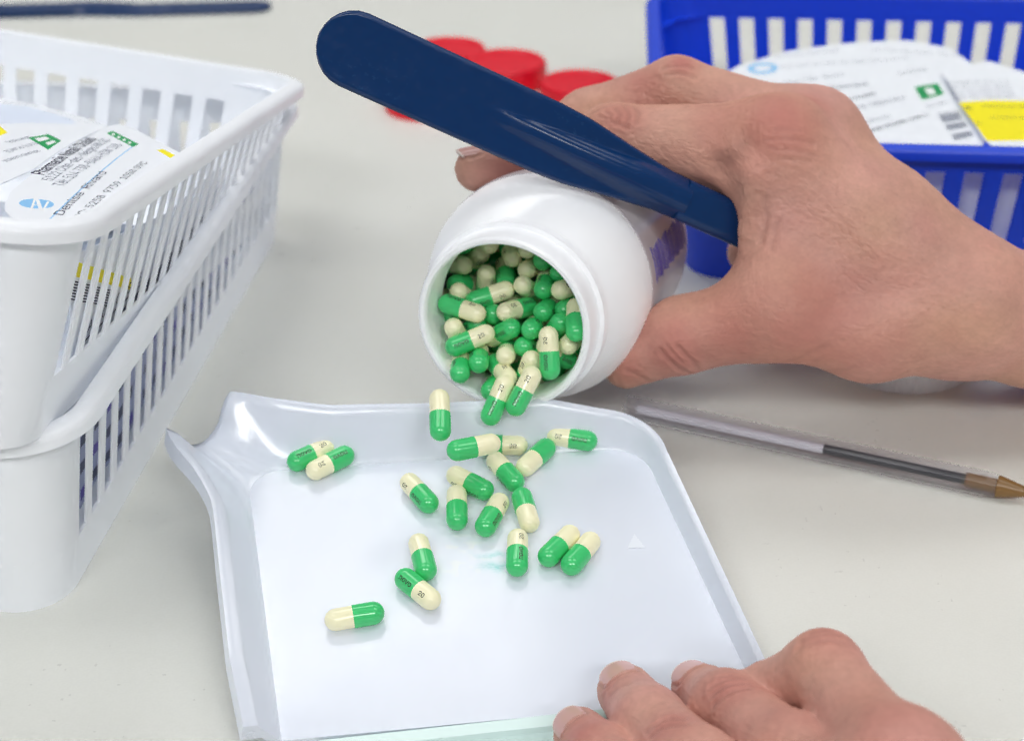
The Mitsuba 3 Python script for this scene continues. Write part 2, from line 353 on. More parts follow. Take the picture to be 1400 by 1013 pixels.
 ('deep', [12.92, -41.78, 38.84], [-0.676, -0.321, 0.663], [-0.502, -0.457, -0.734], None),
 ('deep', [16.94, -22.62, 69.33], [-0.228, -0.952, 0.205], [-0.343, -0.118, -0.932], None),
 ('deep', [22.29, -36.26, 55.39], [-0.463, 0.516, 0.721], [0.243, -0.708, 0.663], None),
 ('deep', [3.14, -53.13, 33.71], [-0.254, 0.493, 0.832], [0.098, 0.869, -0.485], None),
 ('deep', [15.64, -38.33, 46.33], [-0.966, -0.186, -0.179], [-0.147, -0.174, 0.974], None),
 ('deep', [20.87, -21.21, 73.52], [0.68, -0.082, -0.728], [-0.003, -0.994, 0.109], None),
 ('deep', [17.92, -49.03, 36.27], [-0.84, 0.501, -0.207], [0.339, 0.187, -0.922], None),
 ('deep', [-11.39, -33.75, 31.7], [0.03, 0.977, -0.212], [-0.41, 0.206, 0.889], None),
 ('deep', [4.64, -24.62, 56.55], [0.376, 0.36, 0.854], [0.026, -0.925, 0.378], None),
 ('deep', [21.25, -46.8, 46.32], [-0.372, -0.857, -0.357], [0.468, 0.159, -0.869], None),
 ('deep', [6.32, -31.07, 68.58], [-0.949, -0.089, 0.302], [0.041, -0.986, -0.161], None),
 ('deep', [20.8, -28.64, 54.97], [0.561, -0.107, 0.821], [-0.46, 0.784, 0.417], None),
 ('deep', [17.95, -23.01, 55.81], [0.562, 0.244, -0.791], [-0.742, -0.273, -0.612], None),
 ('deep', [-16.02, -34.03, 39.28], [-0.129, 0.0, -0.992], [0.947, 0.297, -0.123], None),
 ('deep', [-16.48, -27.71, 42.42], [-0.842, -0.505, 0.187], [-0.486, 0.862, 0.141], None),
 ('deep', [36.12, -25.79, 60.04], [0.916, 0.004, -0.4], [-0.018, -0.999, -0.051], None),
 ('deep', [4.39, -46.2, 26.45], [0.883, -0.077, 0.462], [0.257, 0.905, -0.34], None),
 ('deep', [12.05, -24.09, 74.19], [-0.238, 0.539, -0.808], [-0.887, 0.217, 0.407], None),
 ('deep', [-2.24, -10.62, 49.26], [-0.211, 0.454, 0.865], [0.029, -0.882, 0.47], None),
 ('deep', [6.73, -62.67, 36.55], [-0.242, 0.25, -0.937], [-0.58, 0.737, 0.347], None),
 ('deep', [22.92, -41.98, 37.24], [-0.351, -0.716, 0.604], [-0.862, -0.005, -0.506], None),
 ('deep', [28.87, -36.0, 64.96], [0.309, -0.499, 0.81], [-0.921, -0.369, 0.124], None),
 ('deep', [22.01, -47.95, 32.28], [0.627, -0.763, -0.16], [-0.742, -0.647, 0.177], None),
 ('deep', [-4.16, -10.88, 63.24], [-0.74, -0.134, 0.659], [0.568, -0.649, 0.506], None),
 ('deep', [12.54, -42.42, 30.26], [0.535, -0.408, -0.739], [-0.266, -0.912, 0.311], None),
 ('deep', [1.81, -14.1, 70.1], [0.069, -0.312, 0.948], [-0.216, -0.932, -0.291], None),
 ('deep', [-9.34, -18.63, 40.56], [-0.727, 0.594, 0.343], [-0.11, -0.595, 0.797], None),
 ('deep', [20.81, -57.32, 39.44], [-0.641, 0.203, -0.74], [0.227, -0.871, -0.436], None),
 ('deep', [39.18, -33.44, 49.87], [-0.255, -0.251, 0.934], [-0.959, -0.06, -0.278], None),
 ('deep', [27.73, -22.67, 65.55], [0.619, 0.395, 0.679], [-0.073, 0.89, -0.451], None),
 ('deep', [25.34, -28.4, 69.69], [0.067, 0.343, 0.937], [0.84, 0.488, -0.239], None),
 ('deep', [-4.97, -40.91, 30.75], [-0.074, 0.744, -0.664], [-0.794, 0.358, 0.49], None),
 ('deep', [14.34, -48.44, 42.9], [-0.064, 0.795, 0.603], [-0.91, 0.201, -0.362], None),
 ('deep', [-14.49, -22.77, 61.29], [-0.518, -0.655, -0.551], [-0.358, -0.418, 0.835], None),
 ('deep', [15.05, -29.23, 44.62], [-0.986, 0.005, -0.166], [0.065, 0.931, -0.358], None),
 ('deep', [-2.94, -20.63, 65.12], [-0.866, 0.257, 0.43], [-0.429, -0.823, -0.372], None),
 ('deep', [34.36, -47.7, 48.67], [-0.318, -0.788, 0.527], [-0.849, -0.01, -0.528], None),
 ('deep', [1.59, -33.41, 33.75], [-0.344, -0.255, -0.903], [-0.071, -0.952, 0.296], None),
 ('deep', [-11.77, -9.09, 49.53], [-0.57, -0.319, -0.757], [0.746, -0.587, -0.314], None),
 ('deep', [28.75, -41.82, 46.35], [0.579, -0.119, 0.806], [0.649, 0.666, -0.368], None),
]
HAND_HOLDING = {'wrist': [134.2, -42.12, 47.05, 17.6], 'wrist_far': [145.0, -20.91, 35.78, 17.17], 'arm': [160.56, -39.35, 39.84, 18.29], 'arm_far': [174.64, -16.4, 27.59, 19.35], 'arm_end': [239.7, -24.04, 18.36, 22.32], 'arm_end_far': [255.0, 2.06, 3.57, 23.75], 'index_mcp': [77.76, -26.33, 90.4, 13.82], 'index_pip': [30.36, -17.15, 90.3, 10.12], 'index_dip': [10.1, -11.67, 81.79, 8.98], 'index_tip': [-10.78, -13.35, 78.87, 6.96], 'middle_mcp': [91.8, -7.7, 86.67, 12.6], 'middle_pip': [51.3, 5.5, 97.53, 10.26], 'middle_dip': [24.46, 10.57, 86.31, 9.32], 'middle_tip': [7.02, 7.8, 77.5, 7.96], 'ring_mcp': [105.75, 4.75, 68.22, 12.22], 'ring_pip': [96.64, 32.42, 52.15, 10.04], 'ring_dip': [89.23, 30.33, 38.54, 9.38], 'ring_tip': [81.25, 20.19, 34.97, 7.75], 'little_mcp': [117.85, 11.75, 48.35, 11.18], 'little_pip': [104.96, 30.42, 28.7, 9.22], 'little_dip': [97.28, 25.3, 19.83, 8.45], 'little_tip': [88.55, 17.4, 18.14, 7.34], 'thumb_cmc': [106.82, -49.16, 42.86, 13.95], 'thumb_mcp': [77.83, -52.18, 49.62, 12.9], 'thumb_ip': [51.04, -46.63, 39.24, 11.44], 'thumb_tip': [34.79, -45.93, 28.45, 7.36], 'web_a': [78.19, -29.57, 84.79, 11.66], 'web_b': [79.06, -47.39, 53.92, 11.66], 'palm': [105.6, -32.55, 63.63, 19.8], 'palm_far': [116.5, -10.05, 50.6, 18.64]}
HAND_RESTING = {'little_tip': [15.54, -185.02, 11.0, np.float64(6.18)], 'little_dip': [19.8, -198.84, 17.0, np.float64(7.18)], 'little_pip': [28.49, -217.17, 24.0, np.float64(7.5)], 'little_mcp': [46.99, -240.88, 30.0, np.float64(7.74)], 'ring_tip': [26.83, -171.22, 11.0, np.float64(6.75)], 'ring_dip': [30.67, -189.67, 19.0, np.float64(7.83)], 'ring_pip': [38.92, -212.0, 27.0, np.float64(8.48)], 'ring_mcp': [56.24, -240.92, 34.0, np.float64(8.5)], 'middle_tip': [43.9, -171.31, 12.0, np.float64(6.39)], 'middle_dip': [47.86, -186.68, 21.0, np.float64(7.87)], 'middle_pip': [57.45, -210.87, 30.0, np.float64(8.77)], 'middle_mcp': [68.09, -235.64, 36.0, np.float64(9.17)], 'index_tip': [50.02, -185.36, 12.0, np.float64(5.67)], 'index_dip': [57.66, -184.22, 22.0, np.float64(6.92)], 'index_pip': [67.88, -189.72, 34.0, np.float64(8.45)], 'index_mcp': [75.95, -226.43, 40.0, np.float64(9.65)], 'palm': [66.7, -239.13, 30.0, np.float64(12.51)], 'wrist': [79.43, -266.55, 34.0, np.float64(13.87)], 'wrist_b': [90.78, -266.55, 34.0, np.float64(13.87)], 'thumb_mcp': [79.03, -233.95, 20.0, np.float64(10.06)]}
BOTTLE_MOUTH, BOTTLE_AXIS = [-2.78, -67.16, 53.68], [0.3229, 0.9384, -0.1232]
SPATULA_LINE = [[-43.78, -44.6, 126.74], [67.73, -32.87, 69.06]]
SPATULA_VIEW = [[-0.02, -0.93, 0.36]]
TRAY_FLOOR = [[-37.03, -2.54], [-57.75, 88.3], [54.63, 98.63], [76.98, 10.65]]
TRAY_OUT = [5.0, 6.5, 7.0, 9.0, 8.0, 2.6, 2.2]
TRAY_H = [7.5, 9.5, 10.5, 13.0, 12.5, 6.5, 5.0]
TRAY_HIGHLIGHT = [[48.42, 58.97], [53.15, 59.24], [50.54, 64.36]]
BOTTLE_LABEL = (-150, 100, -16.0)
PEN_LINE = [[36.8, -30.28, 4.0], [143.31, -75.12, 4.0]]
PEN_INK = 64.2
BACK_SPATULA = [[-143.65, 431.83, 1.5], [-301.05, 416.72, 1.5]]
RED_CAPS = [([-3.03, 298.46, 0.0], 21, 12, (0, 0, 1), 'red screw cap in the middle of the group, lying behind the spatula'), ([-33.54, 323.31, 0.0], 20, 11, (0, 0, 1), 'red screw cap at the back left behind the spatula'), ([33.69, 268.46, 0.0], 20, 11, (0, 0, 1), 'red screw cap on the right, partly hidden by the fingers'), ([-42.78, 259.96, -0.0], 20, 9, (0, 0, 1), 'red screw cap at the front left, just below the spatula blade')]
WHITE_CAP = ([133.76, 9.92, 0.0], 26.0, 13.0)
BASKETS = {'basket': {'corner': [-111.0, -132.5, 57.0], 'ex': [0.995, -0.1, 0], 'ey': [25.5, 248, 0], 'W': 185, 'L': 250, 'H': 57, 'sx': 1, 'sy': -1, 'slots': [(22, 0.15, 0.0), (11, -0.6, 7.0)], 'more': {'band': (16.0, 5.0), 'slat_frac': 0.42, 'wall': 0.95, 'slat': 0.7, 'rc': 16.0, 'taper': (0.16, 0.03)}, 'bsdf': 'white_basket_plastic', 'label': 'lower white slotted plastic basket standing on the worktop'}, 'basket_001': {'corner': [-99.0, -138.0, 115.0], 'ex': [0.985, -0.08, -0.13], 'ey': [19, 237, -46], 'W': 185, 'L': 242, 'H': 57, 'sx': 1, 'sy': -1, 'slots': [(22, 0.15, 0.0), (11, -0.6, 7.0)], 'more': {'band': (16.0, 5.0), 'slat_frac': 0.42, 'wall': 0.95, 'slat': 0.7, 'rc': 16.0, 'taper': (0.16, 0.03)}, 'bsdf': 'white_basket_plastic', 'label': 'upper white slotted basket tilted inside the lower one, holding printed labels'}, 'basket_002': {'corner': [54.0, 60.0, 60.0], 'ex': [0.9986, -0.07, 0], 'ey': [0.07, 0.9986, 0], 'W': 250, 'L': 190, 'H': 60, 'sx': -1, 'sy': -1, 'slots': [(11, -0.2, 0.0), (15, -0.2, 0.0)], 'more': {'band': (10.0, 10.0), 'slat_frac': 0.5, 'wall': 1.5, 'rc': 18.0}, 'bsdf': 'blue_basket_plastic', 'label': 'bright blue slotted plastic basket holding printed bags behind the hand'}}
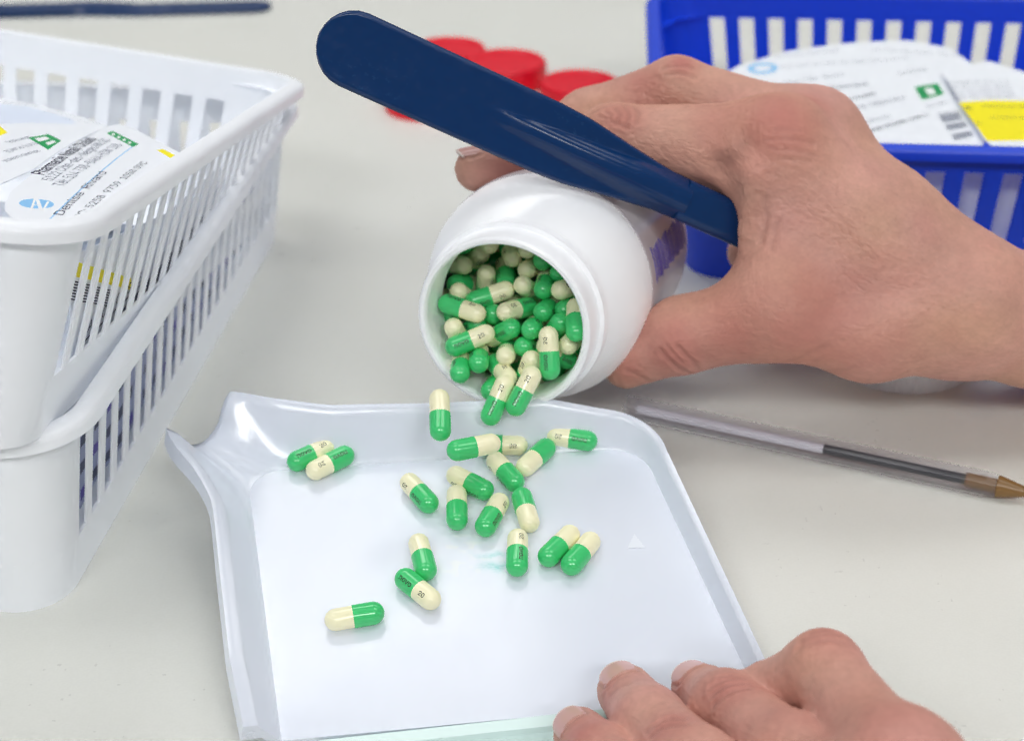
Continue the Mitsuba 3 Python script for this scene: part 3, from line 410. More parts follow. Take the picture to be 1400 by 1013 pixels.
SHEETS = {'printed_label': {'o': [-120.85, -81.42, 104.81], 'ex': [-0.002, 0.9838, -0.1791], 'ey': [-0.9897, 0.0237, 0.141], 'flip': True, 'bend': [10, -8, 0.0005, 1, -0.4], 'bsdf': 'paper', 'wave': 0.0, 'label': {'label': 'white label with a pale blue oval emblem and green tab in the upper white basket', 'category': 'label'}, 'print': [('text', 'ink_navy', 'Pharmacie Natali Chalati', np.float64(0.0), np.float64(0.0), np.float64(3.34), 0.0, True, 1.0), ('text', 'ink_grey', '5122 Côte-des-Neiges Mtl QC', np.float64(-4.65), np.float64(-3.61), np.float64(2.91), 0.0, False, 1.0), ('text', 'ink_grey', 'Tél: 514 738-8464 H3W 1V8', np.float64(-8.18), np.float64(-7.4), np.float64(2.96), -0.8, False, 1.0), ('poly', 'ink_lightblue', [[-40.54, -12.76], [50.42, -11.13], [50.42, -10.79], [-40.54, -12.42]], 'ruled_line'), ('text', 'ink_navy', 'Denise  Rivard', np.float64(-33.04), np.float64(-14.33), 2.3, 1.3, False, np.float64(2.134)), ('text', 'ink_navy', 'MIC: 5258  9759  1058 09C', np.float64(-37.0), np.float64(-18.71), 2.0, -1.0, False, np.float64(1.809)), ('oval', 'ink_lightblue', [[-25.92, -6.15], [np.float64(4.006939899723978), np.float64(4.006939899723978)], [0, 0], [0, 0]], 'emblem'), ('over', 'ink_white', [[-32.33, -6.99], [-20.0, -4.47], [-20.12, -3.93], [-32.45, -6.45]], 'emblem_mark'), ('over', 'ink_white', [[-20.16, -3.94], [-30.72, -8.17], [-30.52, -8.69], [-19.96, -4.46]], 'emblem_mark'), ('over', 'ink_white', [[-27.82, -6.02], [-26.46, -7.01], [-26.14, -6.57], [-27.5, -5.58]], 'emblem_mark'), ('over', 'ink_white', [[-31.51, -9.5], [-22.34, -5.7], [-22.56, -5.2], [-31.73, -9.0]], 'emblem_mark'), ('over', 'ink_white', [[-31.58, -9.52], [-23.11, -8.41], [-23.19, -7.87], [-31.66, -8.98]], 'emblem_mark'), ('poly', 'ink_green', [[64.25, 0.29], [69.68, -0.22], [54.75, -11.6], [49.17, -11.26]], 'green_tab'), ('over', 'ink_white', [[64.16, -1.18], [65.99, -1.62], [63.26, -2.58], [61.66, -2.08]], 'tab_mark'), ('over', 'ink_white', [[61.09, -3.57], [62.9, -4.02], [60.21, -4.96], [58.62, -4.46]], 'tab_mark'), ('over', 'ink_white', [[58.07, -5.94], [59.85, -6.39], [57.2, -7.32], [55.63, -6.81]], 'tab_mark'), ('over', 'ink_white', [[55.08, -8.28], [56.84, -8.74], [54.22, -9.64], [52.67, -9.13]], 'tab_mark'), ('poly', 'ink_yellow', [[50.18, -17.92], [52.94, -19.19], [46.35, -24.11], [41.08, -24.07]], 'yellow_tab')], 'outline': [[-29.12, 0.36], [-19.29, 2.28], [11.57, 3.26], [77.82, 2.83], [85.48, 1.37], [81.29, -3.06], [50.05, -25.48], [43.03, -27.58], [32.48, -27.12], [-48.34, -18.21], [-47.88, -15.43], [-37.89, -3.65], [-34.17, -1.27]]}, 'printed_label_001': {'o': [-134.54, -44.1, 96.93], 'ex': [-0.239, -0.9485, 0.208], 'ey': [0.9604, -0.2624, -0.0931], 'flip': True, 'bend': [0, 0, 0.001, 1, 0], 'bsdf': 'paper', 'wave': 0.0, 'label': {'label': 'white printed label with a square green emblem, behind the one with the oval emblem', 'category': 'label'}, 'print': [('text', 'ink_grey', 'RIVARD DENISE', np.float64(0.0), np.float64(0.0), np.float64(1.61), -0.8, False, 1.0), ('text', 'ink_grey', '5255 PLACE', np.float64(-8.23), np.float64(-5.63), np.float64(1.98), 0.5, False, 1.0), ('text', 'ink_grey', 'MONTREAL', np.float64(-14.28), np.float64(-11.17), np.float64(1.69), 0.9, False, 1.0), ('poly', 'ink_green', [[-12.37, -9.93], [-22.77, -9.45], [-17.5, -2.16], [-3.2, 1.98]], 'green_emblem'), ('over', 'ink_white', [[-12.9, -8.29], [-18.5, -7.93], [-16.42, -5.22], [-10.61, -5.11]], 'emblem_mark'), ('over', 'ink_white', [[-10.39, -3.13], [-15.56, -3.73], [-14.43, -1.99], [-8.15, -0.94]], 'emblem_mark'), ('poly', 'ink_yellow', [[-12.97, -22.78], [-20.46, -24.13], [-13.71, -17.49], [-5.65, -15.77]], 'yellow_tab'), ('text', 'ink_grey', 'Dispense as written', np.float64(-83.96), np.float64(-49.75), np.float64(1.22), -17.4, False, 1.0), ('text', 'ink_grey', 'Rivard Denise', np.float64(-68.74), np.float64(-37.7), np.float64(1.08), 121.1, False, 1.0), ('text', 'ink_grey', 'Take with food daily', np.float64(-59.92), np.float64(-26.45), np.float64(0.93), 106.2, False, 1.0), ('poly', 'paper_blue', [[-56.03, -54.38], [-72.68, -45.98], [-61.54, -23.98], [-50.88, -16.1], [-34.75, -23.07], [-15.28, -28.1]], 'blue_panel')], 'outline': [[-64.4, -70.64], [-85.11, -64.68], [-91.13, -55.16], [-79.71, -34.36], [-61.24, -11.04], [-49.88, -6.64], [19.09, 10.57], [35.57, 11.03], [53.96, 8.45]]}, 'printed_label_002': {'o': [-139.85, -69.33, 80.75], 'ex': [0.1354, 0.971, -0.1969], 'ey': [-0.9804, 0.16, 0.1148], 'flip': True, 'bend': [0, 0, 0.002, 1, 0], 'bsdf': 'paper', 'wave': 0.0, 'label': {'label': 'plain white card lying lowest in the upper white basket, mostly covered', 'category': 'label'}, 'print': [], 'outline': [[102.39, 65.71], [146.37, 54.3], [163.43, 21.4], [268.32, 17.63], [172.51, -4.33], [54.98, -8.69], [6.96, -9.38], [-18.66, 2.95]]}, 'printed_label_003': {'o': [-111.3, -114.46, 77.89], 'ex': [0.1298, 0.9913, -0.0202], 'ey': [0.2784, -0.0169, 0.9603], 'flip': True, 'bend': [0, 0, 0, 1, 0], 'bsdf': 'paper', 'wave': 0.0, 'label': {'label': 'card with yellow strip and black bars behind the side slots of the upper white basket', 'category': 'label'}, 'print': [('poly', 'ink_yellow', [[-0.63, 20.07], [51.73, -10.79], [53.79, -15.71], [1.08, 14.92]], 'yellow_strip'), ('poly', 'ink_navy', [[-0.14, 14.48], [34.13, -5.77], [34.36, -6.35], [0.06, 13.88]], 'bar_code'), ('poly', 'ink_navy', [[0.2, 13.43], [34.54, -6.81], [34.76, -7.39], [0.4, 12.84]], 'bar_code'), ('poly', 'ink_navy', [[0.55, 12.39], [34.94, -7.86], [35.16, -8.44], [0.75, 11.78]], 'bar_code'), ('poly', 'ink_navy', [[0.89, 11.33], [35.34, -8.91], [35.57, -9.49], [1.09, 10.73]], 'bar_code'), ('poly', 'ink_navy', [[1.24, 10.27], [35.75, -9.96], [35.98, -10.55], [1.44, 9.67]], 'bar_code'), ('poly', 'ink_navy', [[1.59, 9.21], [36.16, -11.02], [36.39, -11.61], [1.79, 8.6]], 'bar_code'), ('poly', 'ink_navy', [[1.94, 8.14], [36.57, -12.08], [36.8, -12.67], [2.14, 7.53]], 'bar_code'), ('text', 'ink_navy', 'TAKE ONE CAPSULE', np.float64(16.57), np.float64(-11.26), np.float64(3.38), -7.1, False, 1.0), ('text', 'ink_grey', 'every morning 20 mg', np.float64(19.04), np.float64(-18.42), np.float64(3.68), -9.7, False, 1.0), ('poly', 'ink_navy', [[21.51, -28.91], [76.23, -36.78], [76.31, -36.28], [21.59, -28.41]], 'ruled_line'), ('poly', 'ink_navy', [[18.87, -21.17], [72.29, -27.91], [72.35, -27.41], [18.93, -20.67]], 'ruled_line'), ('poly', 'ink_navy', [[16.29, -13.67], [68.47, -19.35], [68.53, -18.85], [16.35, -13.17]], 'ruled_line'), ('poly', 'ink_grey', [[47.97, -19.82], [129.35, -22.26], [142.65, -30.04], [61.93, -32.26]], 'grey_strip')], 'outline': [[-1.64, 21.78], [79.44, -1.78], [132.43, -7.18], [148.66, -20.67], [84.02, -32.07], [28.42, -33.46], [13.47, -30.04]]}, 'blister_card': {'o': [-114.31, -106.02, 53.0], 'ex': [0.1023, 0.9948, -0.0], 'ey': [0.1572, -0.0162, 0.9874], 'flip': True, 'bend': [0, 0, 0, 1, 0], 'bsdf': 'lavender_film', 'wave': 0.6, 'label': {'label': 'lavender blister card seen through the slots of the lower white basket', 'category': 'blister card'}, 'print': [('poly', 'ink_purple', [[6.0, -38], [13.0, -38], [13.0, -34.4], [6.0, -34.4]], 'printed_band'), ('poly', 'ink_grey', [[15.1, -38], [22.1, -38], [22.1, -34.4], [15.1, -34.4]], 'printed_band'), ('poly', 'ink_grey', [[24.2, -38], [31.2, -38], [31.2, -34.4], [24.2, -34.4]], 'printed_band'), ('poly', 'ink_grey', [[33.3, -38], [40.3, -38], [40.3, -34.4], [33.3, -34.4]], 'printed_band'), ('poly', 'ink_purple', [[42.4, -38], [49.4, -38], [49.4, -34.4], [42.4, -34.4]], 'printed_band'), ('poly', 'ink_grey', [[51.5, -38], [58.5, -38], [58.5, -34.4], [51.5, -34.4]], 'printed_band'), ('poly', 'ink_grey', [[60.599999999999994, -38], [67.6, -38], [67.6, -34.4], [60.599999999999994, -34.4]], 'printed_band'), ('poly', 'ink_grey', [[69.69999999999999, -38], [76.69999999999999, -38], [76.69999999999999, -34.4], [69.69999999999999, -34.4]], 'printed_band'), ('poly', 'ink_purple', [[78.8, -38], [85.8, -38], [85.8, -34.4], [78.8, -34.4]], 'printed_band'), ('poly', 'ink_grey', [[87.89999999999999, -38], [94.89999999999999, -38], [94.89999999999999, -34.4], [87.89999999999999, -34.4]], 'printed_band'), ('poly', 'ink_grey', [[97.0, -38], [104.0, -38], [104.0, -34.4], [97.0, -34.4]], 'printed_band'), ('poly', 'ink_grey', [[106.1, -38], [113.1, -38], [113.1, -34.4], [106.1, -34.4]], 'printed_band'), ('poly', 'ink_purple', [[115.19999999999999, -38], [122.19999999999999, -38], [122.19999999999999, -34.4], [115.19999999999999, -34.4]], 'printed_band'), ('poly', 'ink_grey', [[124.3, -38], [131.3, -38], [131.3, -34.4], [124.3, -34.4]], 'printed_band'), ('poly', 'ink_grey', [[133.39999999999998, -38], [140.39999999999998, -38], [140.39999999999998, -34.4], [133.39999999999998, -34.4]], 'printed_band'), ('poly', 'ink_grey', [[142.5, -38], [149.5, -38], [149.5, -34.4], [142.5, -34.4]], 'printed_band'), ('poly', 'ink_purple', [[151.6, -38], [158.6, -38], [158.6, -34.4], [151.6, -34.4]], 'printed_band'), ('poly', 'ink_grey', [[160.7, -38], [167.7, -38], [167.7, -34.4], [160.7, -34.4]], 'printed_band'), ('poly', 'ink_grey', [[169.79999999999998, -38], [176.79999999999998, -38], [176.79999999999998, -34.4], [169.79999999999998, -34.4]], 'printed_band'), ('poly', 'ink_grey', [[178.9, -38], [185.9, -38], [185.9, -34.4], [178.9, -34.4]], 'printed_band'), ('poly', 'ink_grey', [[6.0, -29], [13.0, -29], [13.0, -25.4], [6.0, -25.4]], 'printed_band'), ('poly', 'ink_purple', [[15.1, -29], [22.1, -29], [22.1, -25.4], [15.1, -25.4]], 'printed_band'), ('poly', 'ink_grey', [[24.2, -29], [31.2, -29], [31.2, -25.4], [24.2, -25.4]], 'printed_band'), ('poly', 'ink_grey', [[33.3, -29], [40.3, -29], [40.3, -25.4], [33.3, -25.4]], 'printed_band'), ('poly', 'ink_grey', [[42.4, -29], [49.4, -29], [49.4, -25.4], [42.4, -25.4]], 'printed_band'), ('poly', 'ink_purple', [[51.5, -29], [58.5, -29], [58.5, -25.4], [51.5, -25.4]], 'printed_band'), ('poly', 'ink_grey', [[60.599999999999994, -29], [67.6, -29], [67.6, -25.4], [60.599999999999994, -25.4]], 'printed_band'), ('poly', 'ink_grey', [[69.69999999999999, -29], [76.69999999999999, -29], [76.69999999999999, -25.4], [69.69999999999999, -25.4]], 'printed_band'), ('poly', 'ink_grey', [[78.8, -29], [85.8, -29], [85.8, -25.4], [78.8, -25.4]], 'printed_band'), ('poly', 'ink_purple', [[87.89999999999999, -29], [94.89999999999999, -29], [94.89999999999999, -25.4], [87.89999999999999, -25.4]], 'printed_band'), ('poly', 'ink_grey', [[97.0, -29], [104.0, -29], [104.0, -25.4], [97.0, -25.4]], 'printed_band'), ('poly', 'ink_grey', [[106.1, -29], [113.1, -29], [113.1, -25.4], [106.1, -25.4]], 'printed_band'), ('poly', 'ink_grey', [[115.19999999999999, -29], [122.19999999999999, -29], [122.19999999999999, -25.4], [115.19999999999999, -25.4]], 'printed_band'), ('poly', 'ink_purple', [[124.3, -29], [131.3, -29], [131.3, -25.4], [124.3, -25.4]], 'printed_band'), ('poly', 'ink_grey', [[133.39999999999998, -29], [140.39999999999998, -29], [140.39999999999998, -25.4], [133.39999999999998, -25.4]], 'printed_band'), ('poly', 'ink_grey', [[142.5, -29], [149.5, -29], [149.5, -25.4], [142.5, -25.4]], 'printed_band'), ('poly', 'ink_grey', [[151.6, -29], [158.6, -29], [158.6, -25.4], [151.6, -25.4]], 'printed_band'), ('poly', 'ink_purple', [[160.7, -29], [167.7, -29], [167.7, -25.4], [160.7, -25.4]], 'printed_band'), ('poly', 'ink_grey', [[169.79999999999998, -29], [176.79999999999998, -29], [176.79999999999998, -25.4], [169.79999999999998, -25.4]], 'printed_band'), ('poly', 'ink_grey', [[178.9, -29], [185.9, -29], [185.9, -25.4], [178.9, -25.4]], 'printed_band'), ('poly', 'ink_grey', [[6.0, -20], [13.0, -20], [13.0, -16.4], [6.0, -16.4]], 'printed_band'), ('poly', 'ink_grey', [[15.1, -20], [22.1, -20], [22.1, -16.4], [15.1, -16.4]], 'printed_band'), ('poly', 'ink_purple', [[24.2, -20], [31.2, -20], [31.2, -16.4], [24.2, -16.4]], 'printed_band'), ('poly', 'ink_grey', [[33.3, -20], [40.3, -20], [40.3, -16.4], [33.3, -16.4]], 'printed_band'), ('poly', 'ink_grey', [[42.4, -20], [49.4, -20], [49.4, -16.4], [42.4, -16.4]], 'printed_band'), ('poly', 'ink_grey', [[51.5, -20], [58.5, -20], [58.5, -16.4], [51.5, -16.4]], 'printed_band'), ('poly', 'ink_purple', [[60.599999999999994, -20], [67.6, -20], [67.6, -16.4], [60.599999999999994, -16.4]], 'printed_band'), ('poly', 'ink_grey', [[69.69999999999999, -20], [76.69999999999999, -20], [76.69999999999999, -16.4], [69.69999999999999, -16.4]], 'printed_band'), ('poly', 'ink_grey', [[78.8, -20], [85.8, -20], [85.8, -16.4], [78.8, -16.4]], 'printed_band'), ('poly', 'ink_grey', [[87.89999999999999, -20], [94.89999999999999, -20], [94.89999999999999, -16.4], [87.89999999999999, -16.4]], 'printed_band'), ('poly', 'ink_purple', [[97.0, -20], [104.0, -20], [104.0, -16.4], [97.0, -16.4]], 'printed_band'), ('poly', 'ink_grey', [[106.1, -20], [113.1, -20], [113.1, -16.4], [106.1, -16.4]], 'printed_band'), ('poly', 'ink_grey', [[115.19999999999999, -20], [122.19999999999999, -20], [122.19999999999999, -16.4], [115.19999999999999, -16.4]], 'printed_band'), ('poly', 'ink_grey', [[124.3, -20], [131.3, -20], [131.3, -16.4], [124.3, -16.4]], 'printed_band'), ('poly', 'ink_purple', [[133.39999999999998, -20], [140.39999999999998, -20], [140.39999999999998, -16.4], [133.39999999999998, -16.4]], 'printed_band'), ('poly', 'ink_grey', [[142.5, -20], [149.5, -20], [149.5, -16.4], [142.5, -16.4]], 'printed_band'), ('poly', 'ink_grey', [[151.6, -20], [158.6, -20], [158.6, -16.4], [151.6, -16.4]], 'printed_band'), ('poly', 'ink_grey', [[160.7, -20], [167.7, -20], [167.7, -16.4], [160.7, -16.4]], 'printed_band'), ('poly', 'ink_purple', [[169.79999999999998, -20], [176.79999999999998, -20], [176.79999999999998, -16.4], [169.79999999999998, -16.4]], 'printed_band'), ('poly', 'ink_grey', [[178.9, -20], [185.9, -20], [185.9, -16.4], [178.9, -16.4]], 'printed_band'), ('poly', 'ink_grey', [[6.0, -11], [13.0, -11], [13.0, -7.4], [6.0, -7.4]], 'printed_band'), ('poly', 'ink_grey', [[15.1, -11], [22.1, -11], [22.1, -7.4], [15.1, -7.4]], 'printed_band'), ('poly', 'ink_grey', [[24.2, -11], [31.2, -11], [31.2, -7.4], [24.2, -7.4]], 'printed_band'), ('poly', 'ink_purple', [[33.3, -11], [40.3, -11], [40.3, -7.4], [33.3, -7.4]], 'printed_band'), ('poly', 'ink_grey', [[42.4, -11], [49.4, -11], [49.4, -7.4], [42.4, -7.4]], 'printed_band'), ('poly', 'ink_grey', [[51.5, -11], [58.5, -11], [58.5, -7.4], [51.5, -7.4]], 'printed_band'), ('poly', 'ink_grey', [[60.599999999999994, -11], [67.6, -11], [67.6, -7.4], [60.599999999999994, -7.4]], 'printed_band'), ('poly', 'ink_purple', [[69.69999999999999, -11], [76.69999999999999, -11], [76.69999999999999, -7.4], [69.69999999999999, -7.4]], 'printed_band'), ('poly', 'ink_grey', [[78.8, -11], [85.8, -11], [85.8, -7.4], [78.8, -7.4]], 'printed_band'), ('poly', 'ink_grey', [[87.89999999999999, -11], [94.89999999999999, -11], [94.89999999999999, -7.4], [87.89999999999999, -7.4]], 'printed_band'), ('poly', 'ink_grey', [[97.0, -11], [104.0, -11], [104.0, -7.4], [97.0, -7.4]], 'printed_band'), ('poly', 'ink_purple', [[106.1, -11], [113.1, -11], [113.1, -7.4], [106.1, -7.4]], 'printed_band'), ('poly', 'ink_grey', [[115.19999999999999, -11], [122.19999999999999, -11], [122.19999999999999, -7.4], [115.19999999999999, -7.4]], 'printed_band'), ('poly', 'ink_grey', [[124.3, -11], [131.3, -11], [131.3, -7.4], [124.3, -7.4]], 'printed_band'), ('poly', 'ink_grey', [[133.39999999999998, -11], [140.39999999999998, -11], [140.39999999999998, -7.4], [133.39999999999998, -7.4]], 'printed_band'), ('poly', 'ink_purple', [[142.5, -11], [149.5, -11], [149.5, -7.4], [142.5, -7.4]], 'printed_band'), ('poly', 'ink_grey', [[151.6, -11], [158.6, -11], [158.6, -7.4], [151.6, -7.4]], 'printed_band'), ('poly', 'ink_grey', [[160.7, -11], [167.7, -11], [167.7, -7.4], [160.7, -7.4]], 'printed_band'), ('poly', 'ink_grey', [[169.79999999999998, -11], [176.79999999999998, -11], [176.79999999999998, -7.4], [169.79999999999998, -7.4]], 'printed_band'), ('poly', 'ink_purple', [[178.9, -11], [185.9, -11], [185.9, -7.4], [178.9, -7.4]], 'printed_band')], 'outline': [[4, -40], [190, -40], [190, -4], [4, -4]]}, 'printed_bag': {'o': [108.97, 154.33, 59.9], 'ex': [0.9798, 0.1995, 0.014], 'ey': [-0.2, 0.9774, 0.0684], 'flip': True, 'bend': [45, -20, 0.0004, 1, 0], 'bsdf': 'paper', 'wave': 0.0, 'label': {'label': 'white printed bag with blue oval emblem and green tab in the blue basket', 'category': 'bag'}, 'print': [('ring', 'ink_lightblue', [[-8.5, -7.82], [6.3, 5.6], [12, 0], [0, 0]], 'emblem'), ('text', 'ink_grey', 'Pharmacie Natali Chalati', np.float64(0.17), np.float64(0.45), np.float64(1.8), 1.2, False, 1.0), ('text', 'ink_grey', '5122 chemin de la Côte-des-Neiges, Montréal QC H3T', np.float64(-1.65), np.float64(-9.69), np.float64(1.52), -3.7, False, 1.0), ('text', 'ink_grey', 'Tél: 514 738-8464   Fax: 514', np.float64(41.02), np.float64(-1.05), np.float64(1.95), -20.5, False, 1.0), ('text', 'ink_grey', '514 738-8464', np.float64(-5.69), np.float64(-25.66), np.float64(2.62), 4.9, False, 1.0), ('text', 'ink_grey', 'Renouvellement', np.float64(-7.06), np.float64(-34.26), np.float64(3.18), -1.3, False, 1.0), ('text', 'ink_navy', 'Natali Chalati', np.float64(6.27), np.float64(-48.84), np.float64(2.29), 14.2, True, 1.0), ('text', 'ink_grey', '20 mg capsules', np.float64(4.96), np.float64(-56.53), np.float64(2.98), 11.8, False, 1.0), ('text', 'ink_grey', 'Dr. 09214', np.float64(6.69), np.float64(-69.49), np.float64(2.48), 15.5, False, 1.0), ('text', 'ink_navy', 'DENISE RIVARD 1059 C', np.float64(5.56), np.float64(-76.76), np.float64(2.07), 17.0, True, 1.0), ('text', 'ink_grey', 'Rx 105', np.float64(39.62), np.float64(-60.28), np.float64(2.13), 17.2, False, 1.0), ('text', 'ink_grey', 'novembre', np.float64(42.02), np.float64(-27.45), np.float64(2.09), 8.4, False, 1.0), ('text', 'ink_grey', 'prendre une fois', np.float64(13.61), np.float64(-35.18), np.float64(1.18), 3.8, False, 1.0), ('poly', 'ink_green', [[42.65, -40.66], [53.28, -38.82], [51.17, -49.42], [40.33, -52.81]], 'green_tab'), ('over', 'ink_white', [[45.82, -42.86], [49.25, -42.45], [48.33, -48.41], [44.65, -49.39]], 'tab_mark'), ('poly', 'ink_grey', [[40.45, -65.84], [49.25, -64.75], [49.16, -65.22], [40.36, -66.34]], 'bar_code'), ('poly', 'ink_grey', [[40.15, -67.6], [48.93, -66.43], [48.71, -67.6], [39.94, -68.83]], 'bar_code'), ('poly', 'ink_grey', [[39.85, -69.35], [48.62, -68.1], [48.4, -69.27], [39.64, -70.57]], 'bar_code'), ('poly', 'ink_grey', [[39.55, -71.09], [48.31, -69.76], [48.09, -70.92], [39.35, -72.3]], 'bar_code'), ('poly', 'ink_grey', [[39.26, -72.82], [48.0, -71.42], [47.78, -72.58], [39.06, -74.02]], 'bar_code'), ('poly', 'ink_grey', [[38.68, -76.25], [47.39, -74.71], [47.17, -75.85], [38.47, -77.45]], 'bar_code'), ('poly', 'ink_grey', [[38.39, -77.96], [47.08, -76.34], [46.87, -77.48], [38.19, -79.14]], 'bar_code'), ('poly', 'ink_grey', [[38.1, -79.65], [46.78, -77.96], [46.57, -79.09], [37.9, -80.83]], 'bar_code'), ('poly', 'ink_grey', [[37.24, -84.68], [45.88, -82.79], [45.67, -83.9], [37.05, -85.84]], 'bar_code'), ('poly', 'ink_grey', [[36.96, -86.34], [45.58, -84.38], [45.37, -85.49], [36.77, -87.5]], 'bar_code'), ('poly', 'ink_grey', [[36.68, -87.99], [45.29, -85.96], [45.08, -87.06], [36.49, -89.14]], 'bar_code')], 'outline': [[-43.69, -37.22], [-31.66, -13.93], [-16.87, -2.16], [8.45, 6.43], [35.21, 8.46], [60.75, 6.62], [75.31, -4.74], [76.5, -32.17], [49.15, -89.92], [42.51, -97.44], [1.82, -86.62], [-45.24, -77.01]]}, 'printed_bag_001': {'o': [180.65, 92.87, 57.68], 'ex': [0.9894, 0.144, -0.0196], 'ey': [-0.1422, 0.9871, 0.0734], 'flip': True, 'bend': [10, 0, 0.0004, 1, 0], 'bsdf': 'paper', 'wave': 0.0, 'label': {'label': 'white printed bag with a large yellow panel at the right of the blue basket', 'category': 'bag'}, 'print': [('poly', 'ink_yellow', [[-8.13, 11.57], [4.44, 12.29], [38.48, 8.3], [22.25, -24.91], [-11.34, -22.63]], 'yellow_panel'), ('text', 'ink_navy', 'x', np.float64(-7.68), np.float64(4.6), np.float64(3.62), 14.1, True, 1.0), ('text', 'ink_navy', 'PRENDRE AVEC DE LA NOURRITURE', np.float64(-0.71), np.float64(6.51), np.float64(1.32), -5.8, True, 1.0), ('text', 'ink_navy', 'CE MEDICAMENT PEUT', np.float64(-2.09), np.float64(-3.81), np.float64(1.71), -5.2, False, 1.0), ('text', 'ink_navy', '37', np.float64(-9.97), np.float64(-9.07), np.float64(1.93), 10.2, False, 1.0), ('text', 'ink_grey', 'Montréal QC H3T 1Y2', np.float64(-6.03), np.float64(29.19), np.float64(1.82), -1.2, False, 1.0), ('text', 'ink_grey', 'Tél: 514 738-8464', np.float64(-6.85), np.float64(24.5), np.float64(2.0), -1.3, False, 1.0), ('text', 'ink_grey', 'Ord. no 1059 0214', np.float64(-7.65), np.float64(19.88), np.float64(2.04), -1.3, False, 1.0), ('text', 'ink_grey', 'Qté 30 capsules', np.float64(-8.45), np.float64(15.33), np.float64(2.41), -1.4, False, 1.0)], 'outline': [[-3.16, 40.46], [20.53, 50.98], [30.81, 38.8], [40.07, 19.08], [18.08, -37.99], [-11.18, -30.22], [-11.66, -20.36]]}, 'printed_bag_002': {'o': [128.93, 69.36, 45.72], 'ex': [0.9965, 0.0164, -0.0818], 'ey': [0.0834, -0.1954, 0.9772], 'flip': True, 'bend': [0, 0, 0, 1, 0], 'bsdf': 'paper', 'wave': 0.5, 'label': {'label': 'plain white folded bag standing just inside the front slots of the blue basket', 'category': 'bag'}, 'print': [], 'outline': [[-8.62, 1.83], [70.43, 3.32], [80.44, -26.57], [-0.35, -33.33]]}}
NAILS = [('hand__fingernail', [-10.78, -13.35, 78.87, 6.96], [10.1, -11.67, 81.79, 8.98], [-0.2, 0.363, 0.829], 6.96, 9.5, 50, 0.8), ('hand_001__fingernail', [15.54, -185.02, 11.0, np.float64(6.18)], [19.8, -198.84, 17.0, np.float64(7.18)], [-0.15, -0.604, 0.753], np.float64(6.18), 8.2, 41, -1.2), ('hand_001__fingernail_001', [26.83, -171.22, 11.0, np.float64(6.75)], [30.67, -189.67, 19.0, np.float64(7.83)], [-0.3, 0.01, 0.918], np.float64(6.75), 9.0, 42, -1.0), ('hand_001__fingernail_002', [43.9, -171.31, 12.0, np.float64(6.39)], [47.86, -186.68, 21.0, np.float64(7.87)], [-0.4, 0.14, 0.843], np.float64(6.39), 9.0, 42, -1.0)]
